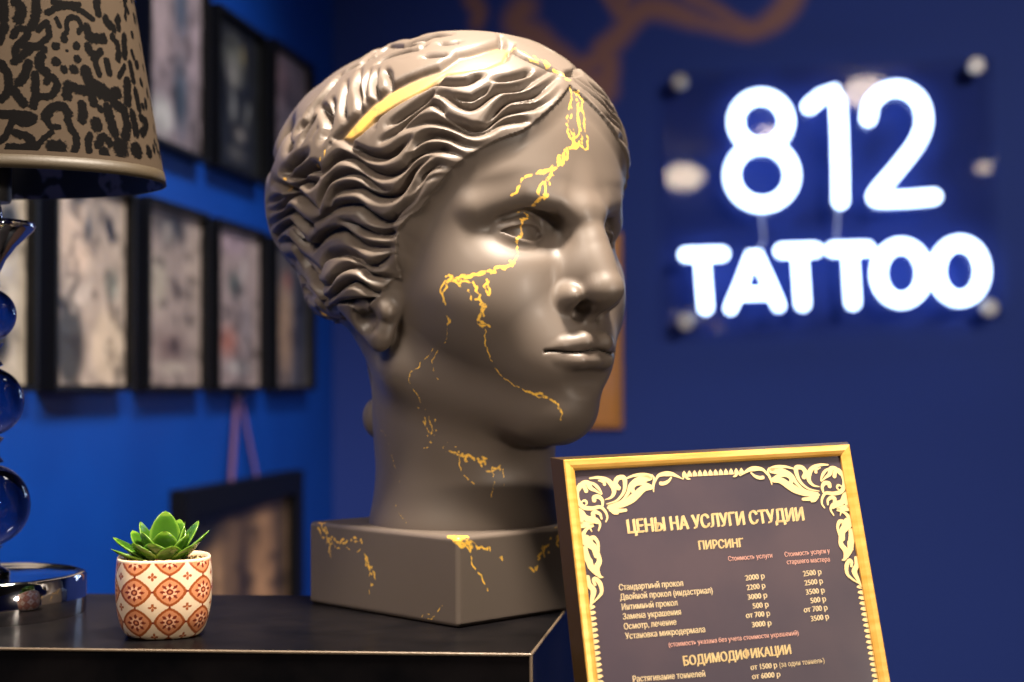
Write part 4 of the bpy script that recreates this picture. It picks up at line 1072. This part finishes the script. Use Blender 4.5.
def put(mask, col):
    C_[mask] = col
put(rr < R_, brn); put(rr < R_-.085, org); rr = rq; 
an8 = (an+PI/8) % (PI/4)-PI/8; pt = (rr > .13) & (rr < .30) & (np.abs(an8*rr) < .042*np.sin(np.clip((rr-.13)/.17, 0, 1)*PI)+.004)
put((rr < .20), pch); put(pt, red); put(rr < .10, red); put(rr < .045, org)
a2 = (u-.5)-np.round(u-.5); b2 = (v-.5)-np.round(v-.5); r2 = np.hypot(a2, b2); n2 = np.arctan2(b2, a2)
put(r2 < .13*np.abs(np.cos(2*n2))**.7, brn); put(r2 < .03, org)
put((np.abs(a) < .03) & (np.abs(np.abs(b)-.5) < .04) | (np.abs(b) < .03) & (np.abs(np.abs(a)-.5) < .04), red)
put(Z > .0518, cream)
V = np.stack([X, Y, Z], -1).reshape(-1, 3)
i_ = np.arange(NTp*NZp).reshape(NTp, NZp); i2 = np.roll(i_, -1, 0)
Qs = np.stack([i_[:, :-1], i2[:, :-1], i2[:, 1:], i_[:, 1:]], -1).reshape(-1, 4).tolist()
# rim and inside
extra = []; base_n = len(V); rim = [(.0314, .0535), (.0300, .0530), (.0296, .0500), (.0290, .0380), (.001, .0380)]
for (r_, z_) in rim: extra.append(np.stack([r_*np.cos(th)*sq*.97, r_*np.sin(th)*sq*.97, np.full(NTp, z_)], -1))
V2 = np.concatenate([V]+extra); prev = i_[:, -1]
for k in range(len(rim)):
    cur = base_n+k*NTp+np.arange(NTp); Qs += np.stack([prev, np.roll(prev, -1), np.roll(cur, -1), cur], -1).tolist(); prev = cur
me = bpy.data.meshes.new('pot'); me.from_pydata(V2.tolist(), [], Qs); me.polygons.foreach_set('use_smooth', [True]*len(me.polygons))
cc = np.ones((len(V2), 4), np.float32); cc[:, :3] = cream; cc[:base_n, :3] = C_.reshape(-1, 3)
ca_ = me.color_attributes.new('Col', 'FLOAT_COLOR', 'POINT'); ca_.data.foreach_set('color', cc.ravel()); me.update()
M_pot = print_mat('printed ceramic', .28); P(M_pot).inputs['Coat Weight'].default_value = .2
link('pot', me, M_pot, pot_t)['label'] = 'cream ceramic pot with orange medallion pattern'
# gravel
M_gv = mat('gravel', srgb(170, 140, 90), .7); varied(M_gv, srgb(96, 74, 44), srgb(206, 176, 118), 260, 2, .4, .6)
bm = bmesh.new()
rn = random.Random(3)
lathe(bm, [(.0290, .0500), (.02, .0512), (.0, .052)], 40, .97, .97)
for _ in range(170):
    r_ = .0285*math.sqrt(rn.random()); a = rn.random()*2*PI; s = rn.uniform(.0009, .0021)
    M_ = Matrix.Translation((r_*math.cos(a), r_*math.sin(a), 0.0520-.0018*r_/.028+s*.3)) @ Euler((rn.random()*3, rn.random()*3, 0)).to_matrix().to_4x4() @ Matrix.Diagonal((s, s*.8, s*.7, 1))
    bmesh.ops.create_icosphere(bm, subdivisions=1, radius=1, matrix=M_)
g_ = finish(bm, 'gravel', M_gv, pot_t); g_['kind'] = 'stuff'
# leaves
M_lf = mat('succulent leaf', srgb(70, 130, 40), .24, 0, .5, Subsurface_Weight=.15); P(M_lf).inputs['Subsurface Radius'].default_value = (.004, .008, .002); P(M_lf).inputs['Subsurface Scale'].default_value = .3
def leafmat():
    m = M_lf; a_ = nd(m, 'ShaderNodeAttribute'); a_.attribute_name = 'Col'; lk(m, a_, 'Color', P(m), 'Base Color')
leafmat()
def leaf(az, el, L, W, cup=.25, seed=0, tw=0):
    """fleshy pointed leaf: az direction, el elevation of its axis"""
    n, m_ = 26, 18; r_ = random.Random(seed); VV, cols = [], []
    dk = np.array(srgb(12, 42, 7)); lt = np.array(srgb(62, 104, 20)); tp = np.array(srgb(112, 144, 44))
    for i in range(n+1):
        t = i/n; wd = W*(math.sin(PI*min(t*1.0, 1)**.62)**.8 if 0 < t < 1 else 0)*(1-.15*t)+.0006*(1-t)
        wd = W*max((t+.05)**.62*(1-t)**.68*2.05, 0)*.5
        thk = .0019*(1-t*.55)*min(1, (1-t)*6+.05)
        e = el+ (t-.3)*cup*1.6; x_ = L*t
        cz = L*(cup*t*t*.55); 
        for k in range(m_):
            ph_ = 2*PI*k/m_; cx_ = math.cos(ph_); sx_ = math.sin(ph_)
            yy = wd*cx_; zz = thk*sx_*(1 if sx_ > 0 else 1.5)*(1-.0*abs(cx_))+cup*1.6*yy*yy/W*.8
            VV.append((x_, yy, zz+cz))
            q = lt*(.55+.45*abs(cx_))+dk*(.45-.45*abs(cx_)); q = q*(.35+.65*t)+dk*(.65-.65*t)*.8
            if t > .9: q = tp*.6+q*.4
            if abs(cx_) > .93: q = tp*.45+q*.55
            cols.append(q)
    M_ = Matrix.Translation((.0035*math.cos(az), .0035*math.sin(az), .0475)) @ Matrix.Rotation(az, 4, 'Z') @ Matrix.Rotation(-el, 4, 'Y') @ Matrix.Rotation(tw, 4, 'X')
    VV = [tuple(M_ @ Vector(p)) for p in VV]
    F_ = [[i*m_+k, (i+1)*m_+k, (i+1)*m_+(k+1) % m_, i*m_+(k+1) % m_] for i in range(n) for k in range(m_)]+[list(range(m_))[::-1], [n*m_+k for k in range(m_)]]
    me = bpy.data.meshes.new('leaf'); me.from_pydata(VV, [], F_); me.polygons.foreach_set('use_smooth', [True]*len(me.polygons))
    ca = me.color_attributes.new('Col', 'FLOAT_COLOR', 'POINT'); cc = np.ones((len(VV), 4), np.float32); cc[:, :3] = np.clip(np.array(cols), 0, 1); ca.data.foreach_set('color', cc.ravel()); me.update()
    o = link('leaf', me, M_lf, pot_t); return o
D = math.radians
LV_ = [  # azimuth in the picture sense (0 = right, -90 = toward the viewer), elevation, length, width
 (178, 24, .037, .017, .20), (205, 14, .034, .016, .22), (150, 32, .034, .017, .25), (228, 30, .027, .018, .25),
 (-100, 36, .024, .019, .25), (-62, 30, .024, .017, .25), (-28, 26, .030, .014, .2), (8, 34, .036, .015, .2), (38, 46, .036, .015, .2),
 (75, 50, .034, .017, .25), (110, 48, .034, .019, .3), (-140, 52, .026, .018, .3), (-75, 58, .026, .018, .3), (15, 62, .030, .016, .25), (100, 68, .036, .020, .3), (170, 55, .032, .017, .3), (-20, 45, .026, .016, .3),
]
for i, (az, el, L_l, W_l, cu) in enumerate(LV_):
    leaf(D(az)-.25, D(el), L_l*1.0, W_l*1.22, cu, i)
# ------------------------------------------------------------------ framed price list
R3 = cam.rotation_euler.to_matrix()
# in-plane axes of the board from its vanishing points
hr = (R3 @ Vector((1, .0366, -.204))).normalized()
ur = (R3 @ Vector((-457, 4507, -1430))).normalized(); ur = (ur-hr*ur.dot(hr)).normalized()
nr = hr.cross(ur).normalized()              # away from the viewer is +n
if nr.y < 0: nr = -nr
TL = at(563.5, 459.5, .935)
SW = (on_plane(850, 444, TL, nr)-TL).length
SHH = .25
for _ in range(6):
    zmin = min((TL-ur*(SHH+.0052)+hr*x_+nr*y_).z for x_ in (-.0052, SW+.0052) for y_ in (0, .018)); SHH += (zmin-(LZ+.001))/ur.z
sgn = empty('price_list_frame', TL-ur*SHH)
Ms = Matrix((hr, nr, ur)).transposed()      # local x right, y away, z up
sgn.rotation_euler = Ms.to_euler(); tag(sgn, 'gold-framed price list in Russian with ornate scroll corners, leaning in front of the sculpture', 'framed sign')
MsI = Ms.inverted(); SO = Vector(sgn.location)
def sp(px, py, y=.0039):
    """photograph point -> local (x, z) on the board's plane at local depth y"""
    p = on_plane(px, py, TL+nr*y, nr); q = MsI @ (p-SO); return q.x, q.z
M_gf = mat('brushed gold moulding', srgb(234, 178, 70), .38, .2, .6); varied(M_gf, srgb(192, 140, 50), srgb(214, 166, 82), 30, 5, stretch=(1, 1, 6))
M_gd = mat('dark gilt side', srgb(58, 40, 18), .45, .3)
ix0, iz1 = sp(573.5, 471.5, .001); bw = ix0; bw2 = SHH-iz1
mw = (bw+bw2)/2
def moulding(bm, prof):
    """closed rectangular moulding: prof = (inset, y) pairs from outside back round to inside back"""
    rings = []
    for ins, y in prof:
        rings.append([bm.verts.new(p) for p in ((ins, y, ins), (SW-ins, y, ins), (SW-ins, y, SHH-ins), (ins, y, SHH-ins))])
    for a, b in zip(rings, rings[1:]+[rings[0]]):
        for k in range(4): bm.faces.new((a[k], a[(k+1) % 4], b[(k+1) % 4], b[k]))
bm = bmesh.new(); moulding(bm, [(.0, .0009), (.0008, 0), (mw*.55, .0004), (mw-.0012, .0012), (mw, .0022), (mw, .006), (.001, .006)]); finish(bm, 'frame', M_gf, sgn)['label'] = 'gold moulding'
bm = bmesh.new(); moulding(bm, [(.0, .0012), (-.0052, .015), (-.004, .017), (.006, .017), (.006, .0062), (.001, .0062)]); finish(bm, 'frame_side', M_gd, sgn)['label'] = 'dark sloping side of the moulding'
PY = .0042
M_bd2 = mat('aubergine print', srgb(84, 66, 80), .5, 0, .3, Coat_Weight=.35, Coat_Roughness=.06); varied(M_bd2, srgb(50, 41, 52), srgb(64, 51, 58), 14, 4)
bm = bmesh.new(); bx(bm, mw*.9, SW-mw*.9, PY, PY+.004, mw*.9, SHH-mw*.9); finish(bm, 'price_board', M_bd2, sgn)['label'] = 'dark aubergine printed sheet'
bm = bmesh.new(); bx(bm, .007, SW-.007, .0085, .016, .007, SHH-.007); finish(bm, 'back_board', mat('grey backing board', (.1, .09, .08), .8), sgn)
# easel leg behind
bm = bmesh.new(); tz = SHH*.62; p0 = Vector((SW/2, .017, tz))
gp = None
down = MsI @ Vector((0, 0, -1)); back = MsI @ Vector((0, 1, 0))
ln = SO+Ms @ p0; foot = Vector((ln.x+.01, ln.y+.055, LZ+.002)); fl = MsI @ (foot-SO)
for s in (-1, 1): pass
wv = Vector((.018, 0, 0)); tk = Vector((0, .003, 0))
q = [p0-wv, p0+wv, fl+wv*1.4, fl-wv*1.4]; a_ = [bm.verts.new(v) for v in q]; b_ = [bm.verts.new(v+tk) for v in q]
bm.faces.new(a_); bm.faces.new(b_)
for i in range(4): bm.faces.new((a_[i], a_[(i+1) % 4], b_[(i+1) % 4], b_[i]))
finish(bm, 'easel_leg', mat('black easel card', (.02, .02, .02), .7), sgn)
# lettering
M_cr = mat('cream print', srgb(208, 186, 146), .5); M_pk = mat('pink print', srgb(222, 168, 150), .5); M_gn = mat('pale gold print', srgb(206, 178, 124), .5)
TY = PY-.0003
S6 = (550, 440, 2.817)
def text(s, l, r, cap, m, bold=.0):
    (x0, z0), (x1, z1) = sp(*crop(*S6, [l])[0]), sp(*crop(*S6, [r])[0])
    cx_, cz_ = sp(*crop(*S6, [(l[0], l[1]-cap)])[0])
    capl = math.hypot(cx_-x0, cz_-z0)
    cu = bpy.data.curves.new('t', 'FONT'); cu.body = s; cu.size = 1; cu.offset = 0; cu.resolution_u = 3
    o = bpy.data.objects.new('t', cu); COL.objects.link(o)
    bpy.context.view_layer.update(); dg = bpy.context.evaluated_depsgraph_get()
    me = bpy.data.meshes.new_from_object(o.evaluated_get(dg)); bpy.data.objects.remove(o)
    if True:                                 # double strike for weight
        bb = bmesh.new(); bb.from_mesh(me)
        for sh in (.018+bold*1.6, -.018-bold*1.6):
            m2 = me.copy(); m2.transform(Matrix.Translation((sh, sh*.3, 0))); bb.from_mesh(m2)
        bb.to_mesh(me); bb.free()
    co = np.array([v.co for v in me.vertices]); w = co[:, 0].max()-co[:, 0].min(); mnx = co[:, 0].min()
    wid = math.hypot(x1-x0, z1-z0); sx = wid/w; sy = capl/.70; an = math.atan2(z1-z0, x1-x0)
    for v, c in zip(me.vertices, co):
        a = (c[0]-mnx)*sx; b = c[1]*sy
        v.co = (x0+a*math.cos(an)-b*math.sin(an), TY, z0+a*math.sin(an)+b*math.cos(an))
    me.update(); return link('text_line', me, m, sgn)
TX = [
 ('ЦЕНЫ НА УСЛУГИ СТУДИИ', (219,263), (718,226), 37, M_gn, .022), ('ПИРСИНГ', (420,309), (547,301), 24, M_gn, .016),
 ('Стоимость услуги', (503,341), (627,331), 13, M_pk, .0), ('Стоимость услуги у', (662,329), (789,318), 13, M_pk, .0), ('старшего мастера', (668,350), (789,342), 13, M_pk, .0),
 ('Стандартный прокол', (195,424), (376,411), 17, M_cr, .008), ('Двойной прокол (индастриал)', (198,451), (459,431), 17, M_cr, .008), ('Интимный прокол', (203,479), (360,466), 17, M_cr, .008),
 ('Замена украшения', (206,506), (370,492), 17, M_cr, .008), ('Осмотр, лечение', (209,534), (357,520), 17, M_cr, .008), ('Установка микродермала', (213,561), (438,541), 17, M_cr, .008),
 ('2000 р', (551,396), (606,390), 15, M_cr, .012), ('2200 р', (555,423), (608,417), 15, M_cr, .012), ('3000 р', (558,450), (613,444), 15, M_cr, .012), ('500 р', (572,475), (617,470), 15, M_cr, .012), ('от 700 р', (553,502), (621,495), 15, M_cr, .012), ('3000 р', (570,528), (625,522), 15, M_cr, .012),
 ('2500 р', (714,384), (766,378), 15, M_cr, .012), ('2500 р', (718,410), (770,404), 15, M_cr, .012), ('3500 р', (722,436), (775,430), 15, M_cr, .012), ('500 р', (735,460), (779,454), 15, M_cr, .012), ('от 700 р', (716,486), (783,479), 15, M_cr, .012), ('3500 р', (736,511), (787,504), 15, M_cr, .012),
 ('(стоимость указана без учета стоимости украшений)', (335,583), (701,549), 13, M_pk, .0), ('БОДИМОДИФИКАЦИИ', (377,636), (681,602), 26, M_gn, .016),
 ('Растягивание тоннелей', (234,682), (438,666), 17, M_cr, .008), ('от 1500 р', (566,648), (641,641), 15, M_cr, .012), ('(за один тоннель)', (647,640), (774,627), 14, M_cr, .0), ('от 6000 р', (570,674), (650,667), 15, M_cr, .012),
]
for a in TX: text(*a)
# scroll ornament: tapered strokes, one mesh per corner
KS = [0]
def stroke(bm, pts, w0, w1, wm=None, n=6, mirror=None, frm=None):
    q = [tuple(v) for v in spline(pts, n)]; N = len(q)
    P2 = []
    for c in crop(*frm, q): P2.append(Vector((*sp(*c), 0)))
    if mirror: P2 = [Vector((mirror(p.x), p.y, 0)) for p in P2]
    L_ = []; R_ = []; KS[0] += 1; TK = TY-.000006*KS[0]
    for i, p in enumerate(P2):
        t = (P2[min(i+1, N-1)]-P2[max(i-1, 0)]); t = t.normalized() if t.length > 0 else Vector((1, 0, 0)); nn = Vector((-t.y, t.x, 0)); s = i/(N-1)
        w = (w0*(1-s)+w1*s) if wm is None else (w0*(1-2*s)+wm*2*s if s < .5 else wm*(2-2*s)+w1*(2*s-1)); w *= UPX*.47
        a, b = p+nn*w, p-nn*w
        L_.append(bm.verts.new((a.x, TK, a.y))); R_.append(bm.verts.new((b.x, TK, b.y)))
    for i in range(N-1): bm.faces.new((L_[i], L_[i+1], R_[i+1], R_[i]))
    for p, w in ((P2[0], w0), (P2[-1], w1)):
        w *= UPX/2
        if w > UPX*1.5:
            bm.faces.new([bm.verts.new((p.x+w*math.cos(2*PI*k/14), TK-.000003, p.y+w*math.sin(2*PI*k/14))) for k in range(14)])
O1 = (570, 460, 6.82); UPX = .935/F/6.82
CORNER = [  # (w0, wm, w1, points) in the enlarged corner of the photograph
 (30, 34, 10, [(110,210),(95,180),(70,170),(48,215),(52,270),(90,320),(150,330),(205,320),(240,350),(255,390),(245,420)]),
 (26, 40, 6, [(60,200),(85,160),(120,155),(140,190),(175,210),(215,235)]), (14, 26, 8, [(125,150),(165,165),(200,200),(218,230)]), (10, 20, 4, [(75,290),(100,275),(115,295),(95,315)]),
 (30, 34, 16, [(165,275),(165,255),(195,250),(220,275),(222,310)]), (12, 44, 6, [(135,125),(190,120),(250,135),(290,175),(300,220),(280,255),(240,270)]), (24, 20, 8, [(235,165),(230,150),(215,145),(195,140)]),
 (34, 36, 6, [(330,190),(310,160),(325,125),(365,120),(375,160),(365,220),(320,275),(250,300)]), (12, 52, 5, [(385,125),(440,105),(500,100),(550,115),(520,125),(460,140),(415,175),(395,225),(350,280),(260,310)]),
 (30, 34, 8, [(430,215),(425,185),(455,160),(500,160),(545,175),(555,195)]), (40, 60, 20, [(545,185),(500,195),(450,240),(400,280),(340,310),(270,318)]), (18, 34, 22, [(260,325),(300,340),(340,345),(380,342)]), (14, 24, 14, [(270,340),(300,360),(325,365)]),
 (8, 22, 6, [(570,215),(568,180),(575,130),(560,100)]), (10, 40, 4, [(580,150),(600,110),(640,95),(690,95),(730,110),(770,130)]), (28, 26, 12, [(620,160),(640,160),(670,145),(690,120)]), 
 (8, 26, 8, [(770,130),(785,100),(800,125),(818,130)]),
 (20, 34, 10, [(45,330),(80,350),(110,390),(150,400),(185,410),(205,440),(195,480)]), (28, 30, 14, [(160,385),(155,365),(175,355),(205,370),(215,400)]), (14, 50, 4, [(50,345),(80,400),(65,440),(110,440),(160,445),(130,440)]), (30, 46, 14, [(75,360),(100,390),(140,410),(185,430)]),
 (10, 44, 6, [(160,450),(115,470),(90,510),(100,560),(140,590),(185,620),(195,690)]), (26, 30, 16, [(145,555),(140,535),(165,530),(190,565),(195,620)]), (8, 14, 4, [(130,455),(150,490)]), (60, 56, 40, [(110,540),(130,570),(165,600),(180,650)]),
 (44, 50, 30, [(100,610),(110,650),(125,690),(135,730)]),
 (30, 46, 8, [(190,640),(200,690),(180,740),(200,790),(225,800)]), (50, 40, 20, [(130,690),(150,740),(180,780)]), (20, 34, 8, [(170,850),(160,820),(175,810),(205,845),(215,900),(190,940),(150,980)]), (30, 44, 12, [(120,800),(130,850),(160,890),(150,950),(140,1000)]),
]
mirx = (sp(573.5, 471.5)[0]+sp(841, 458)[0])
for mir in (None, lambda x_: mirx-x_):
    bm = bmesh.new()
    for w0, wm, w1, pts in CORNER: stroke(bm, pts, w0, w1, wm, 5, mir, O1)
    # saw-tooth edging below the scrolls
    xa = ix0+.0012
    z = sp(590, 605)[1]
    while z > mw+.004:
        p = [(xa, z), (xa+.0032, z-.0004), (xa+.0040, z-.0016), (xa+.0020, z-.0026), (xa, z-.0030)]
        if mir: p = [(mir(a), b) for a, b in p]
        bm.faces.new([bm.verts.new((a, TY, b)) for a, b in p]); z -= .0036
    finish(bm, 'corner_ornament', M_gn, sgn)['label'] = 'cream scrollwork in the sheet\'s '+('right' if mir else 'left')+' corner'
bm = bmesh.new()
(xl, zl_), (xr, zr_) = sp(*crop(*S6, [(372,104)])[0]), sp(*crop(*S6, [(548,95)])[0])
nB = 12
for k in range(nB):
    t = (k+.5)/nB; x_ = xl+(xr-xl)*t; z_ = zl_+(zr_-zl_)*t; w_ = (xr-xl)/nB*.46
    bm.faces.new([bm.verts.new((x_+w_*a, TY, z_+w_*b*1.6)) for a, b in ((-1, 0), (1, 0), (.8, .8), (.1, 1.6), (-.8, .9))])
finish(bm, 'bead_ornament', M_gn, sgn)

# ------------------------------------------------------------------ light
def area(name, loc, tgt, e, size, col, sy=None, spread=180):
    l = bpy.data.lights.new(name, 'AREA'); l.energy = e; l.size = size; l.color = col
    l.spread = math.radians(spread)
    if sy: l.shape = 'RECTANGLE'; l.size_y = sy
    o = bpy.data.objects.new(name, l); COL.objects.link(o); o.location = loc
    o.rotation_euler = (Vector(tgt)-Vector(loc)).to_track_quat('-Z', 'Y').to_euler(); return o
def spot(name, loc, tgt, e, ang, blend, col, r=.04):
    l = bpy.data.lights.new(name, 'SPOT'); l.energy = e; l.spot_size = math.radians(ang); l.spot_blend = blend; l.color = col; l.shadow_soft_size = r
    o = bpy.data.objects.new(name, l); COL.objects.link(o); o.location = loc
    o.rotation_euler = (Vector(tgt)-Vector(loc)).to_track_quat('-Z', 'Y').to_euler(); return o
HC = Vector((-.03, 1.08, ZT+.30))
WARM = (1, .84, .66)
area('key light', (.07, .74, ZT+1.16), HC, 18.5, .18, (1, .86, .70), spread=100)
area('fill light', (-.62, .22, ZT+1.0), HC+Vector((0, 0, -.05)), 2.9, .38, (1, .86, .72), spread=80)
area('counter fill light', (1.03, .0, ZT+.385), HC+Vector((.03, 0, -.08)), 1.8, .06, (1, .86, .72), spread=70)
spot('left wall spotlight', RW(1.0, 1.2, RH-.1), RW(0, 1.1, 1.35), 115, 75, .8, (1, .96, .92), .16)
spot('left wall spotlight', RW(1.1, 2.4, RH-.1), RW(0, 2.0, 1.1), 80, 75, .8, (1, .96, .92), .16)
spot('back wall spotlight', RW(2.5, 3.4, RH-.1), RW(1.5, 0, .75), 235, 62, .9, (1, .92, .85), .06)
# ceiling downlights that mirror in the sign's panel
M_lamp = bpy.data.materials.new('warm lamp glass'); M_lamp.use_nodes = True; P(M_lamp).inputs['Emission Color'].default_value = (1, .80, .56, 1); P(M_lamp).inputs['Emission Strength'].default_value = 14
M_hs = mat('white lamp housing', (.7, .7, .7), .4)
npl = E2
for i, (px, py, rr_, lab) in enumerate(((684, 177, .11, 'round warm ceiling lamp farthest to the left in the row'), (866, 92, .10, 'round warm ceiling lamp in the middle of the room'), (768, 134, .06, 'small warm ceiling lamp between two larger ones'), (984, 168, .035, 'small warm ceiling lamp farthest to the right'))):
    p = npx(px, py, .05); d = (p-Vector((0, 0, CAMZ))).normalized(); r_ = d-2*d.dot(npl)*npl
    t1 = (RH-.10-p.z)/r_.z; t2 = 1e9
    rel = p-Vector((CX, CY, 0)); b0 = rel.dot(E2); bd_ = r_.dot(E2); t2 = (RB-.12-b0)/bd_; t = min(t1, t2); h_ = p+r_*t
    o = empty('ceiling_lamp', (h_.x, h_.y, h_.z)); tag(o, lab, 'ceiling lamp')
    z1 = RH-h_.z
    rr_ *= 1.15
    bm = bmesh.new(); lathe(bm, [(.03, rr_*.55), (.05, rr_*.6), (.012, rr_*.75), (.012, max(z1, rr_*.8)), (.04, max(z1, rr_*.8)+.001)] if z1 > .1 else [(rr_*.6, rr_*.3), (rr_*.6, max(z1, rr_*.4))], 40); finish(bm, 'housing', M_hs, o, smooth=True, auto=.6)
    bm = bmesh.new(); lathe(bm, [(max(rr_*math.sin(PI*k/20), 1e-4), -rr_*.62*math.cos(PI*k/20)) for k in range(21)], 40); finish(bm, 'diffuser', M_lamp, o, smooth=True)
w = bpy.data.worlds.new('world'); SC.world = w; w.use_nodes = True
w.node_tree.nodes['Background'].inputs[0].default_value = (.05, .06, .1, 1); w.node_tree.nodes['Background'].inputs[1].default_value = .3
SC.view_settings.view_transform = 'Standard'; SC.view_settings.look = 'None'; SC.view_settings.gamma = 1; SC.view_settings.exposure = 0
SC.view_settings.use_curve_mapping = False
